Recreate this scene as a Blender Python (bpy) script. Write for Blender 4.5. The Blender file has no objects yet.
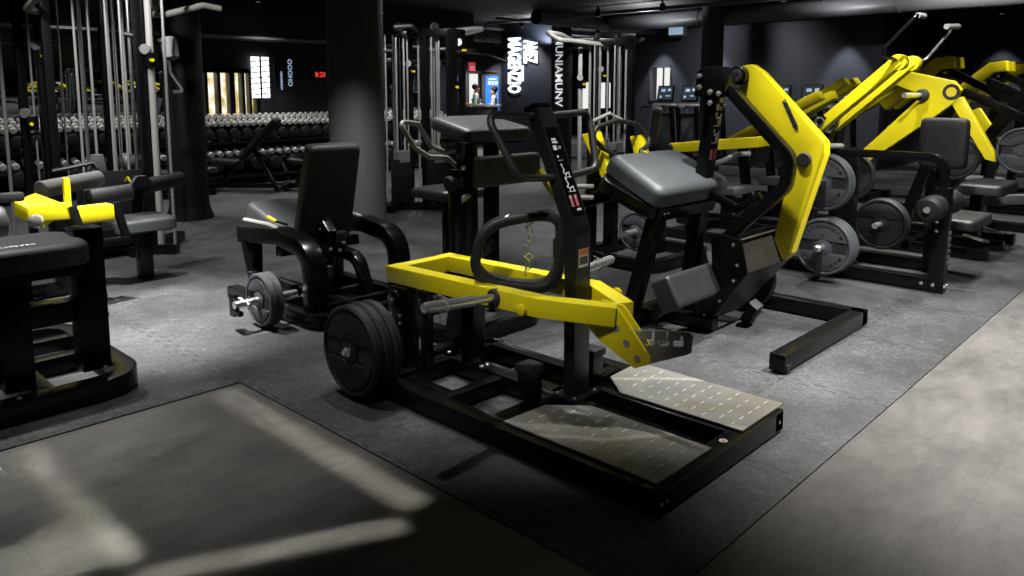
import bpy, bmesh, math, random
from mathutils import Vector, Matrix
random.seed(7)
SC = bpy.context.scene
COL = SC.collection
PI = math.pi

# ---------------------------------------------------------------- materials
M = {}
def _mat(name):
    m = bpy.data.materials.new(name); m.use_nodes = True
    nt = m.node_tree
    return m, nt, nt.nodes['Principled BSDF']
def mat(name, col, rough=.5, metal=0., bump=0., bscale=200., vary=0., vscale=8., spec=.5, emit=None, estr=0., coat=0.):
    m, nt, b = _mat(name)
    b.inputs['Base Color'].default_value = (*col, 1)
    b.inputs['Roughness'].default_value = rough
    b.inputs['Metallic'].default_value = metal
    b.inputs['Specular IOR Level'].default_value = spec
    b.inputs['Coat Weight'].default_value = coat
    if emit:
        b.inputs['Emission Color'].default_value = (*emit, 1)
        b.inputs['Emission Strength'].default_value = estr
    if vary or bump:
        tc = nt.nodes.new('ShaderNodeTexCoord')
    if vary:
        n = nt.nodes.new('ShaderNodeTexNoise'); n.inputs['Scale'].default_value = vscale
        n.inputs['Detail'].default_value = 5
        nt.links.new(tc.outputs['Object'], n.inputs['Vector'])
        r = nt.nodes.new('ShaderNodeMapRange')
        r.inputs['From Min'].default_value = .3; r.inputs['From Max'].default_value = .7
        r.inputs['To Min'].default_value = 1 - vary; r.inputs['To Max'].default_value = 1 + vary
        nt.links.new(n.outputs['Fac'], r.inputs['Value'])
        mx = nt.nodes.new('ShaderNodeVectorMath'); mx.operation = 'SCALE'
        mx.inputs[0].default_value = col
        nt.links.new(r.outputs['Result'], mx.inputs['Scale'])
        nt.links.new(mx.outputs['Vector'], b.inputs['Base Color'])
    if bump:
        n = nt.nodes.new('ShaderNodeTexNoise'); n.inputs['Scale'].default_value = bscale
        nt.links.new(tc.outputs['Object'], n.inputs['Vector'])
        bp = nt.nodes.new('ShaderNodeBump'); bp.inputs['Strength'].default_value = bump
        bp.inputs['Distance'].default_value = .002
        nt.links.new(n.outputs['Fac'], bp.inputs['Height'])
        nt.links.new(bp.outputs['Normal'], b.inputs['Normal'])
    M[name] = m
    return m
mat('black', (.0024, .0026, .003), .27, bump=.05, bscale=420, spec=.34)
mat('panel', (.0075, .008, .009), .4, spec=.35)
mat('matte', (.004, .004, .0046), .6, bump=.2, bscale=300, spec=.3)
mat('rubber', (.006, .006, .0065), .65, bump=.2, bscale=150)
mat('grip', (.014, .014, .015), .5, bump=.1, bscale=250)
mat('yellow', (.62, .53, .008), .36, bump=.06, bscale=300)
mat('pad', (.016, .017, .0185), .42, bump=.35, bscale=350, vary=.12)
mat('padgrey', (.062, .072, .079), .5, bump=.35, bscale=350, vary=.08)
mat('padmid', (.045, .05, .054), .5, bump=.35, bscale=350, vary=.1)
mat('chrome', (.86, .86, .87), .27, .9)
mat('rod', (.55, .55, .56), .30, .75)
mat('steel', (.55, .55, .55), .3, 1.)
mat('hook', (.24, .22, .205), .45, .25)
mat('footdark', (.022, .020, .018), .42, .2)
mat('dash_glint', (.62, .62, .60), .35, .4)  # pale tone painted on the raised dashes for their glints
mat('plate', (.06, .067, .076), .55, bump=.3, bscale=120, vary=.12)
mat('platedark', (.0045, .0045, .005), .6, bump=.3, bscale=120)
mat('recess', (.014, .0145, .016), .6)
mat('ink', (.008, .008, .009), .6)
mat('print', (.62, .63, .64), .6)
mat('printred', (.45, .10, .12), .6)
mat('printblue', (.10, .13, .4), .6)
mat('orange', (.65, .22, .05), .6)
mat('leather', (.006, .0065, .0085), .45, bump=.4, bscale=160)
mat('foam', (.16, .16, .16), .85, bump=.5, bscale=300, vary=.15, vscale=40)
mat('greytube', (.24, .24, .235), .35)
mat('wallnavy', (.022, .026, .038), .75, bump=.1, bscale=60, vary=.08, vscale=3)
mat('walldark', (.009, .0095, .0115), .7, bump=.1, bscale=60)
mat('columngrey', (.040, .043, .047), .62, bump=.12, bscale=80, vary=.06, vscale=4)
mat('columnblack', (.003, .0033, .0042), .65, spec=.25)
mat('columnnavy', (.016, .021, .036), .6)
mat('ceil', (.004, .0043, .0052), .8)
mat('duct', (.10, .105, .115), .45)
mat('dbgrey', (.42, .42, .41), .45)
mat('dbblack', (.010, .010, .011), .5)
mat('skin', (.45, .26, .18), .6)
mat('hair', (.015, .011, .009), .7)
mat('cloth', (.46, .47, .46), .8)
mat('clothdark', (.10, .10, .11), .8)
mat('white', (.75, .75, .74), .5)
mat('bluepanel', (.02, .11, .42), .4, emit=(.03, .22, .85), estr=.55)
mat('glow', (.8, .85, .9), .5, emit=(.85, .93, 1.), estr=2.2)
mat('letterglow', (.7,.7,.7), .5, emit=(.9,.95,1.), estr=.35)  # white letters with a little glow added so they look bright
mat('glow2', (.2,.3,.4), .4, emit=(.45,.6,.8), estr=.45)
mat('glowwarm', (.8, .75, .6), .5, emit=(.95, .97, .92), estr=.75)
mat('ledred', (.3, .02, .02), .5, emit=(1., .06, .06), estr=.7)
mat('lamp', (.8, .8, .8), .5, emit=(1., .97, .92), estr=9.)
mat('green', (.05, .30, .18), .5)
mat('signred', (.6, .06, .08), .5, emit=(.8, .12, .14), estr=.35)
mat('screen', (.02, .025, .03), .15, emit=(.25, .33, .42), estr=.06)
mat('mirror', (.55, .57, .6), .03, 1.)
mat('stackplate', (.20, .205, .21), .4, .5)

def m_mat():                       # rubber tiles with interlocking seams and pale speckle
    m, nt, b = _mat('rubber_tiles'); N = nt.nodes; Lk = nt.links
    g = N.new('ShaderNodeNewGeometry')
    n1 = N.new('ShaderNodeTexNoise'); n1.inputs['Scale'].default_value = 2.2; n1.inputs['Detail'].default_value = 9; n1.inputs['Roughness'].default_value = .65
    n2 = N.new('ShaderNodeTexNoise'); n2.inputs['Scale'].default_value = 55; n2.inputs['Detail'].default_value = 4; n2.inputs['Roughness'].default_value = .8
    Lk.new(g.outputs['Position'], n1.inputs['Vector']); Lk.new(g.outputs['Position'], n2.inputs['Vector'])
    r1 = N.new('ShaderNodeValToRGB')
    r1.color_ramp.elements[0].position = .3; r1.color_ramp.elements[0].color = (.010, .0110, .0122, 1)
    r1.color_ramp.elements[1].position = .72; r1.color_ramp.elements[1].color = (.052, .056, .060, 1)
    Lk.new(n1.outputs['Fac'], r1.inputs['Fac'])
    r2 = N.new('ShaderNodeMapRange'); r2.inputs['From Min'].default_value = .35; r2.inputs['From Max'].default_value = .75
    r2.inputs['To Min'].default_value = .45; r2.inputs['To Max'].default_value = 1.9
    Lk.new(n2.outputs['Fac'], r2.inputs['Value'])
    n5 = N.new('ShaderNodeTexNoise'); n5.inputs['Scale'].default_value = 14; n5.inputs['Detail'].default_value = 8; n5.inputs['Roughness'].default_value = .85
    Lk.new(g.outputs['Position'], n5.inputs['Vector'])
    r5 = N.new('ShaderNodeMapRange'); r5.inputs['From Min'].default_value = .56; r5.inputs['From Max'].default_value = .74
    r5.inputs['To Min'].default_value = 0; r5.inputs['To Max'].default_value = 2.4
    Lk.new(n5.outputs['Fac'], r5.inputs['Value'])
    ad5 = N.new('ShaderNodeMath'); ad5.operation = 'ADD'; Lk.new(r2.outputs['Result'], ad5.inputs[0]); Lk.new(r5.outputs['Result'], ad5.inputs[1])
    mu = N.new('ShaderNodeVectorMath'); mu.operation = 'SCALE'
    Lk.new(r1.outputs['Color'], mu.inputs[0]); Lk.new(ad5.outputs[0], mu.inputs['Scale'])
    # seams: wavy jigsaw lines each metre
    sep = N.new('ShaderNodeSeparateXYZ'); Lk.new(g.outputs['Position'], sep.inputs[0])
    def seam(a, bb, off):
        w = N.new('ShaderNodeMath'); w.operation = 'MULTIPLY'; w.inputs[1].default_value = 2 * PI / .125
        Lk.new(sep.outputs[bb], w.inputs[0])
        s = N.new('ShaderNodeMath'); s.operation = 'SINE'; Lk.new(w.outputs[0], s.inputs[0])
        sg = N.new('ShaderNodeMath'); sg.operation = 'SIGN'; Lk.new(s.outputs[0], sg.inputs[0])
        ad = N.new('ShaderNodeMath'); ad.operation = 'MULTIPLY_ADD'; ad.inputs[1].default_value = .022
        Lk.new(sg.outputs[0], ad.inputs[0]); Lk.new(sep.outputs[a], ad.inputs[2])
        of = N.new('ShaderNodeMath'); of.operation = 'ADD'; of.inputs[1].default_value = off; Lk.new(ad.outputs[0], of.inputs[0])
        pp = N.new('ShaderNodeMath'); pp.operation = 'PINGPONG'; pp.inputs[1].default_value = .5; Lk.new(of.outputs[0], pp.inputs[0])
        lt = N.new('ShaderNodeMath'); lt.operation = 'LESS_THAN'; lt.inputs[1].default_value = .006; Lk.new(pp.outputs[0], lt.inputs[0])
        return lt
    sa, sb = seam(0, 1, -.806 + .0), seam(1, 0, -.125 - .55)
    mxm = N.new('ShaderNodeMath'); mxm.operation = 'MAXIMUM'; Lk.new(sa.outputs[0], mxm.inputs[0]); Lk.new(sb.outputs[0], mxm.inputs[1])
    sc = N.new('ShaderNodeMath'); sc.operation = 'MULTIPLY'; sc.inputs[1].default_value = .85; Lk.new(mxm.outputs[0], sc.inputs[0])
    mix = N.new('ShaderNodeMix'); mix.data_type = 'RGBA'; mix.inputs['B'].default_value = (.006, .006, .007, 1)
    Lk.new(sc.outputs[0], mix.inputs['Factor']); Lk.new(mu.outputs['Vector'], mix.inputs['A'])
    Lk.new(mix.outputs['Result'], b.inputs['Base Color'])
    b.inputs['Roughness'].default_value = .62; b.inputs['Specular IOR Level'].default_value = .35
    bp = N.new('ShaderNodeBump'); bp.inputs['Strength'].default_value = .6; bp.inputs['Distance'].default_value = .003
    Lk.new(n2.outputs['Fac'], bp.inputs['Height']); Lk.new(bp.outputs['Normal'], b.inputs['Normal'])
    M['tiles'] = m
m_mat()
def m_vinyl():                     # brown grey stone-look vinyl with faint plank seams
    m, nt, b = _mat('stone_vinyl'); N = nt.nodes; Lk = nt.links
    g = N.new('ShaderNodeNewGeometry')
    mp = N.new('ShaderNodeMapping'); mp.inputs['Scale'].default_value = (1, 1.9, 1); Lk.new(g.outputs['Position'], mp.inputs['Vector'])
    n1 = N.new('ShaderNodeTexNoise'); n1.inputs['Scale'].default_value = 2.2; n1.inputs['Detail'].default_value = 12; n1.inputs['Roughness'].default_value = .78
    Lk.new(mp.outputs['Vector'], n1.inputs['Vector'])
    r1 = N.new('ShaderNodeValToRGB')
    r1.color_ramp.elements[0].position = .32; r1.color_ramp.elements[0].color = (.036, .0358, .035, 1)
    r1.color_ramp.elements[1].position = .70; r1.color_ramp.elements[1].color = (.118, .115, .110, 1)
    Lk.new(n1.outputs['Fac'], r1.inputs['Fac'])
    br = N.new('ShaderNodeTexBrick'); br.offset = .5
    br.inputs['Color1'].default_value = (1, 1, 1, 1); br.inputs['Color2'].default_value = (.93, .93, .93, 1)
    br.inputs['Mortar'].default_value = (.72, .72, .72, 1); br.inputs['Scale'].default_value = 1
    br.inputs['Mortar Size'].default_value = .0022; br.inputs['Brick Width'].default_value = 1.22; br.inputs['Row Height'].default_value = .61
    Lk.new(g.outputs['Position'], br.inputs['Vector'])
    mu = N.new('ShaderNodeVectorMath'); mu.operation = 'MULTIPLY'
    Lk.new(r1.outputs['Color'], mu.inputs[0]); Lk.new(br.outputs['Color'], mu.inputs[1])
    Lk.new(mu.outputs['Vector'], b.inputs['Base Color'])
    n3 = N.new('ShaderNodeTexNoise'); n3.inputs['Scale'].default_value = 6; n3.inputs['Detail'].default_value = 6
    Lk.new(g.outputs['Position'], n3.inputs['Vector'])
    rr = N.new('ShaderNodeMapRange'); rr.inputs['To Min'].default_value = .42; rr.inputs['To Max'].default_value = .62
    Lk.new(n3.outputs['Fac'], rr.inputs['Value']); Lk.new(rr.outputs['Result'], b.inputs['Roughness'])
    b.inputs['Specular IOR Level'].default_value = .4
    bp = N.new('ShaderNodeBump'); bp.inputs['Strength'].default_value = .12; bp.inputs['Distance'].default_value = .002
    n4 = N.new('ShaderNodeTexNoise'); n4.inputs['Scale'].default_value = 90; Lk.new(g.outputs['Position'], n4.inputs['Vector'])
    Lk.new(n4.outputs['Fac'], bp.inputs['Height']); Lk.new(bp.outputs['Normal'], b.inputs['Normal'])
    M['vinyl'] = m
m_vinyl()
def m_foot():                      # brushed steel foot plates with tarnish
    m, nt, b = _mat('tarnished_steel'); N = nt.nodes; Lk = nt.links
    g = N.new('ShaderNodeNewGeometry')
    n1 = N.new('ShaderNodeTexNoise'); n1.inputs['Scale'].default_value = 4; n1.inputs['Detail'].default_value = 6
    Lk.new(g.outputs['Position'], n1.inputs['Vector'])
    r1 = N.new('ShaderNodeValToRGB')
    e = r1.color_ramp.elements
    e[0].position = .35; e[0].color = (.20, .205, .20, 1)
    e[1].position = .6; e[1].color = (.235, .225, .18, 1)
    x = e.new(.48); x.color = (.27, .27, .25, 1)
    Lk.new(n1.outputs['Fac'], r1.inputs['Fac'])
    wv = N.new('ShaderNodeTexWave'); wv.bands_direction = 'DIAGONAL'; wv.inputs['Scale'].default_value = .8; wv.inputs['Distortion'].default_value = 2.2; wv.inputs['Detail'].default_value = 3; wv.inputs['Detail Scale'].default_value = 1.2  # pale streaks painted in for scratches and line reflections
    Lk.new(g.outputs['Position'], wv.inputs['Vector'])
    wr = N.new('ShaderNodeValToRGB'); wr.color_ramp.elements[0].position = .985; wr.color_ramp.elements[1].position = 1.
    Lk.new(wv.outputs['Fac'], wr.inputs['Fac'])
    mw = N.new('ShaderNodeMix'); mw.data_type = 'RGBA'; mw.inputs['B'].default_value = (.42, .41, .36, 1)
    Lk.new(wr.outputs['Color'], mw.inputs['Factor']); Lk.new(r1.outputs['Color'], mw.inputs['A']); Lk.new(mw.outputs['Result'], b.inputs['Base Color'])
    b.inputs['Metallic'].default_value = .55; b.inputs['Roughness'].default_value = .42
    M['footsteel'] = m
m_foot()
def m_tree():                      # glowing yellowing trees, standing in for the mirrored daylight view
    m, nt, b = _mat('daylit_trees'); N = nt.nodes; Lk = nt.links
    g = N.new('ShaderNodeNewGeometry')
    n1 = N.new('ShaderNodeTexNoise'); n1.inputs['Scale'].default_value = 3.; n1.inputs['Detail'].default_value = 8; n1.inputs['Roughness'].default_value = .7
    Lk.new(g.outputs['Position'], n1.inputs['Vector'])
    r1 = N.new('ShaderNodeValToRGB'); e = r1.color_ramp.elements
    e[0].position = .34; e[0].color = (.10, .08, .02, 1); e[1].position = .62; e[1].color = (1., .98, .86, 1)
    x = e.new(.47); x.color = (.62, .48, .16, 1)
    Lk.new(n1.outputs['Fac'], r1.inputs['Fac'])
    Lk.new(r1.outputs['Color'], b.inputs['Emission Color']); b.inputs['Emission Strength'].default_value = 1.0
    b.inputs['Base Color'].default_value = (.05, .05, .02, 1)
    M['trees'] = m
m_tree()

# ---------------------------------------------------------------- geometry helpers
def V(*a): return Vector(a)
def fillet(pts, r, n=6, closed=False):
    P = [Vector(p) for p in pts]; out = []
    for i, p in enumerate(P):
        if not closed and i in (0, len(P) - 1): out.append(p); continue
        a, c = P[i - 1], P[(i + 1) % len(P)]
        u, w = (a - p), (c - p); lu, lw = u.length, w.length
        if lu < 1e-6 or lw < 1e-6: out.append(p); continue
        u, w = u / lu, w / lw
        d = max(-1, min(1, u.dot(w))); ang = math.acos(d)
        if ang > PI - .05: out.append(p); continue
        rr = r[i] if isinstance(r, (list, tuple)) else r
        t = min(rr / math.tan(ang / 2), lu * .48, lw * .48)
        p0, p1 = p + u * t, p + w * t
        for k in range(n + 1):
            s = k / n
            out.append((1 - s) ** 2 * p0 + 2 * s * (1 - s) * p + s * s * p1)
    return out
class B:
    def __init__(s): s.bm = bmesh.new()
    def faces(s, vs, fs):
        v = [s.bm.verts.new(p) for p in vs]
        for f in fs:
            try: s.bm.faces.new([v[i] for i in f])
            except ValueError: pass
        return s
    def box(s, x0, y0, z0, x1, y1, z1):
        return s.faces([(x0,y0,z0),(x1,y0,z0),(x1,y1,z0),(x0,y1,z0),(x0,y0,z1),(x1,y0,z1),(x1,y1,z1),(x0,y1,z1)],
                       [(0,3,2,1),(4,5,6,7),(0,1,5,4),(1,2,6,5),(2,3,7,6),(3,0,4,7)])
    def cbox(s, c, sx, sy, sz, rot=None):
        R = rot or Matrix.Identity(3); c = Vector(c)
        vs = [c + R @ V(a*sx/2, b*sy/2, d*sz/2) for d in (-1,1) for a,b in ((-1,-1),(1,-1),(1,1),(-1,1))]
        return s.faces(vs, [(0,3,2,1),(4,5,6,7),(0,1,5,4),(1,2,6,5),(2,3,7,6),(3,0,4,7)])
    def sweep(s, pts, prof, up=(0,0,1), closed=False):
        """sweep a 2-D profile (across, up) along pts; up is kept as the reference, joints are mitred"""
        P = [Vector(p) for p in pts]; n = len(P); up = Vector(up).normalized(); rings = []
        for i in range(n):
            if closed: t0, t1 = (P[i]-P[i-1]).normalized(), (P[(i+1)%n]-P[i]).normalized()
            else:
                t0 = (P[i]-P[i-1]).normalized() if i else (P[1]-P[0]).normalized()
                t1 = (P[i+1]-P[i]).normalized() if i < n-1 else t0
            t = (t0+t1)
            t = t.normalized() if t.length > 1e-6 else t0
            side0 = t0.cross(up)
            if side0.length < 1e-4: side0 = t0.cross(V(0,1,0)) if abs(up.y) < .9 else t0.cross(V(1,0,0))
            side0.normalize(); up0 = side0.cross(t0).normalized()
            ring = []
            for a, b in prof:
                q = side0*a + up0*b
                dn = t0.dot(t)
                if dn > .25: q = q - t0*(q.dot(t)/dn)
                ring.append(s.bm.verts.new(P[i]+q))
            rings.append(ring)
        m = len(prof)
        for i in range(n if closed else n-1):
            a, b = rings[i], rings[(i+1)%n]
            for k in range(m): s.bm.faces.new([a[k], a[(k+1)%m], b[(k+1)%m], b[k]])
        if not closed:
            s.bm.faces.new(rings[0][::-1]); s.bm.faces.new(rings[-1])
        return s
    def beam(s, pts, w, h, up=(0,0,1), r=0, closed=False, n=6):
        if r: pts = fillet(pts, r, n, closed)
        return s.sweep(pts, [(-w/2,-h/2),(w/2,-h/2),(w/2,h/2),(-w/2,h/2)], up, closed)
    def tube(s, pts, rad, n=10, r=0, closed=False, fn=6):
        if r: pts = fillet(pts, r, fn, closed)
        P = [Vector(p) for p in pts]; N = len(P); rings = []; ref = None
        for i in range(N):
            if closed: t = (P[(i+1)%N]-P[i-1]).normalized()
            elif i == 0: t = (P[1]-P[0]).normalized()
            elif i == N-1: t = (P[-1]-P[-2]).normalized()
            else: t = ((P[i]-P[i-1]).normalized()+(P[i+1]-P[i]).normalized()).normalized()
            if ref is None:
                ref = t.orthogonal().normalized()
            ref = (ref - t*ref.dot(t)).normalized(); bi = t.cross(ref)
            rr = rad[i] if isinstance(rad, (list, tuple)) else rad
            rings.append([s.bm.verts.new(P[i]+(ref*math.cos(2*PI*k/n)+bi*math.sin(2*PI*k/n))*rr) for k in range(n)])
        for i in range(N if closed else N-1):
            a, b = rings[i], rings[(i+1)%N]
            for k in range(n):
                s.bm.faces.new([a[k], a[(k+1)%n], b[(k+1)%n], b[k]])
        if not closed:
            s.bm.faces.new(rings[0][::-1]); s.bm.faces.new(rings[-1])
        return s
    def lathe(s, o, d, prof, n=32):
        """prof: (distance along d, radius)"""
        o, d = Vector(o), Vector(d).normalized(); u = d.orthogonal().normalized(); w = d.cross(u); rings = []
        for t, r in prof:
            if r < 1e-5: rings.append([s.bm.verts.new(o+d*t)])
            else: rings.append([s.bm.verts.new(o+d*t+(u*math.cos(2*PI*k/n)+w*math.sin(2*PI*k/n))*r) for k in range(n)])
        for a, b in zip(rings, rings[1:]):
            if len(a) == 1 and len(b) == 1: continue
            for k in range(n):
                k2 = (k+1) % n
                if len(a) == 1: s.bm.faces.new([a[0], b[k2], b[k]])
                elif len(b) == 1: s.bm.faces.new([a[k], a[k2], b[0]])
                else: s.bm.faces.new([a[k], a[k2], b[k2], b[k]])
        if len(rings[0]) > 1: s.bm.faces.new(rings[0][::-1])
        if len(rings[-1]) > 1: s.bm.faces.new(rings[-1])
        return s
    def cyl(s, a, b, r, n=16): 
        d = Vector(b)-Vector(a)
        return s.lathe(a, d, [(0, r), (d.length, r)], n)
    def sphere(s, c, r, n=12, sc=(1,1,1)):
        m = Matrix.Translation(Vector(c)) @ Matrix.Diagonal((r*sc[0], r*sc[1], r*sc[2], 1))
        bmesh.ops.create_uvsphere(s.bm, u_segments=n, v_segments=max(6, n//2+2), radius=1, matrix=m); return s
    def prism(s, poly, axis, a0, a1):
        f = {'x': lambda p, t: (t, p[0], p[1]), 'y': lambda p, t: (p[0], t, p[1]), 'z': lambda p, t: (p[0], p[1], t)}[axis]
        n = len(poly); v0 = [s.bm.verts.new(f(p, a0)) for p in poly]; v1 = [s.bm.verts.new(f(p, a1)) for p in poly]
        s.bm.faces.new(v0[::-1]); s.bm.faces.new(v1)
        for k in range(n): s.bm.faces.new([v0[k], v0[(k+1)%n], v1[(k+1)%n], v1[k]])
        return s
    def slab(s, top, off):
        """closed slab between polygon `top` (3-D points) and the same polygon moved by off"""
        n = len(top); off = Vector(off)
        a = [s.bm.verts.new(Vector(p)) for p in top]; b = [s.bm.verts.new(Vector(p)+off) for p in top]
        s.bm.faces.new(a); s.bm.faces.new(b[::-1])
        for k in range(n): s.bm.faces.new([a[(k+1)%n], a[k], b[k], b[(k+1)%n]])
        return s
    def pad(s, c, sx, sy, sz, rot=None, r=.03, corner=.05, n=4, taper=1., dome=.0):
        """upholstered cushion: rounded plan corners, rolled edges, slight dome; taper scales x at +y"""
        R = rot or Matrix.Identity(3); c = Vector(c)
        pl = fillet([(-sx/2,-sy/2,0),(sx/2,-sy/2,0),(sx/2,sy/2,0),(-sx/2,sy/2,0)], corner, n, True)
        lay = [(-sz/2, -r*.45)]
        for k in range(n+1):
            a = PI/2*k/n; lay.append((sz/2 - r + r*math.sin(a), -r*(1-math.cos(a))))
        lay.insert(1, (-sz/2 + r*.4, 0))
        rings = []
        for z, ins in lay:
            ring = []
            for p in pl:
                fx, fy = (1+2*ins/sx), (1+2*ins/sy)
                x, y = p.x*fx, p.y*fy
                x *= 1 + (taper-1)*(y/sy+.5)
                ring.append(s.bm.verts.new(c + R @ V(x, y, z)))
            rings.append(ring)
        m = len(pl)
        for a, b in zip(rings, rings[1:]):
            for k in range(m): s.bm.faces.new([a[k], a[(k+1)%m], b[(k+1)%m], b[k]])
        s.bm.faces.new(rings[0][::-1])
        inner = [s.bm.verts.new(c + R @ V(p.x*.6*(1+(taper-1)*(p.y*.6/sy+.5)), p.y*.6, sz/2+dome)) for p in pl]
        for k in range(m): s.bm.faces.new([rings[-1][k], rings[-1][(k+1)%m], inner[(k+1)%m], inner[k]])
        s.bm.faces.new(inner)
        return s
    def bolts(s, pts, d, r=.009, h=.008):
        for p in pts: s.lathe(p, d, [(0, r), (h*.7, r), (h, r*.6), (h, 0)], 8)
        return s
    def objs(s, name, m, parent=None, bevel=.003):
        """one part per loose piece"""
        left = set(s.bm.verts); res = []
        while left:
            st = [next(iter(left))]; isl = set(st)
            while st:
                v = st.pop()
                for e in v.link_edges:
                    o = e.other_vert(v)
                    if o not in isl: isl.add(o); st.append(o)
            left -= isl
            b = B(); mp = {v: b.bm.verts.new(v.co) for v in s.bm.verts if v in isl}
            for f in {f for v in isl for f in v.link_faces}: b.bm.faces.new([mp[v] for v in f.verts])
            res.append(b.obj(name, m, parent, bevel))
        s.bm.free(); return res
    def obj(s, name, m, parent=None, bevel=.003, label=None, seg=2, ang=35):
        bm = s.bm
        bmesh.ops.recalc_face_normals(bm, faces=bm.faces)
        if bevel:
            es = [e for e in bm.edges if len(e.link_faces) == 2 and e.calc_face_angle(0) > math.radians(50)]
            if es: bmesh.ops.bevel(bm, geom=es, offset=bevel, segments=seg, affect='EDGES', clamp_overlap=True, profile=.6)
        off = world_off(parent)
        if off.length: bmesh.ops.translate(bm, verts=bm.verts, vec=-off)
        me = bpy.data.meshes.new(name); bm.to_mesh(me); bm.free()
        me.polygons.foreach_set('use_smooth', [True]*len(me.polygons))
        me.set_sharp_from_angle(angle=math.radians(ang))
        me.materials.append(M[m] if isinstance(m, str) else m)
        o = bpy.data.objects.new(name, me); COL.objects.link(o)
        if parent is not None: o.parent = parent
        if label: o['label'] = label
        return o
def world_off(o):
    v = V(0,0,0)
    while o is not None: v = v + o.location; o = o.parent
    return v
def thing(name, label, cat, loc=(0,0,0), group=None):
    o = bpy.data.objects.new(name, None); COL.objects.link(o); o.empty_display_size = .1
    o.location = loc; o['label'] = label; o['category'] = cat
    if group: o['group'] = group
    return o
def tag(o, label, cat, group=None):
    o['label'] = label; o['category'] = cat
    if group: o['group'] = group
    return o
def struct(o): o['kind'] = 'structure'; return o
def move_origin(o, loc):
    """put the origin of a single-mesh thing at loc (mesh was built in world space)"""
    o.data.transform(Matrix.Translation(-Vector(loc))); o.location = loc; return o
def dup(root, loc=None, rotz=None, label=None, group=None):
    r = root.copy(); COL.objects.link(r)
    if loc is not None: r.location = loc
    if rotz is not None: r.rotation_euler = (0, 0, rotz)
    if label: r['label'] = label
    if group: r['group'] = group
    for ch in root.children:
        c = ch.copy(); COL.objects.link(c); c.parent = r
        for gch in ch.children:
            d = gch.copy(); COL.objects.link(d); d.parent = c
    return r
_FC = {}
def text_mesh(st, size, ext=.0008, bold=0.):
    k = (st, size, ext, bold)
    if k not in _FC:
        cu = bpy.data.curves.new('t', 'FONT'); cu.body = st; cu.size = size; cu.extrude = ext; cu.offset = bold
        cu.align_x = 'CENTER'; cu.align_y = 'CENTER'; cu.resolution_u = 2
        o = bpy.data.objects.new('t', cu); COL.objects.link(o)
        dg = bpy.context.evaluated_depsgraph_get(); dg.update()
        me = bpy.data.meshes.new_from_object(o.evaluated_get(dg))
        bpy.data.objects.remove(o); bpy.data.curves.remove(cu); _FC[k] = me
    return _FC[k]
def letters(items, name, m, parent, label=None):
    """items: (string, size, origin, xdir, ydir[, bold]) joined into one lettering mesh"""
    bm = bmesh.new()
    for it in items:
        st, size, o, xd, yd = it[:5]; bold = it[5] if len(it) > 5 else 0.
        me = text_mesh(st, size, .0008, bold); t = bmesh.new(); t.from_mesh(me)
        x, y = Vector(xd).normalized(), Vector(yd).normalized(); z = x.cross(y)
        sx = it[6] if len(it) > 6 else 1.
        Mx = Matrix((x*sx, y, z)).transposed().to_4x4(); Mx.translation = Vector(o)
        bmesh.ops.transform(t, matrix=Mx, verts=t.verts)
        tm = bpy.data.meshes.new('tmp'); t.to_mesh(tm); t.free(); bm.from_mesh(tm); bpy.data.meshes.remove(tm)
    off = world_off(parent); bmesh.ops.translate(bm, verts=bm.verts, vec=-off)
    me = bpy.data.meshes.new(name); bm.to_mesh(me); bm.free(); me.materials.append(M[m])
    o = bpy.data.objects.new(name, me); COL.objects.link(o)
    if parent is not None: o.parent = parent
    if label: o['label'] = label
    return o
def rotx(a): return Matrix.Rotation(a, 3, 'X')
def roty(a): return Matrix.Rotation(a, 3, 'Y')
def rotz(a): return Matrix.Rotation(a, 3, 'Z')
MATZ = .008       # top of the rubber flooring

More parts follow.
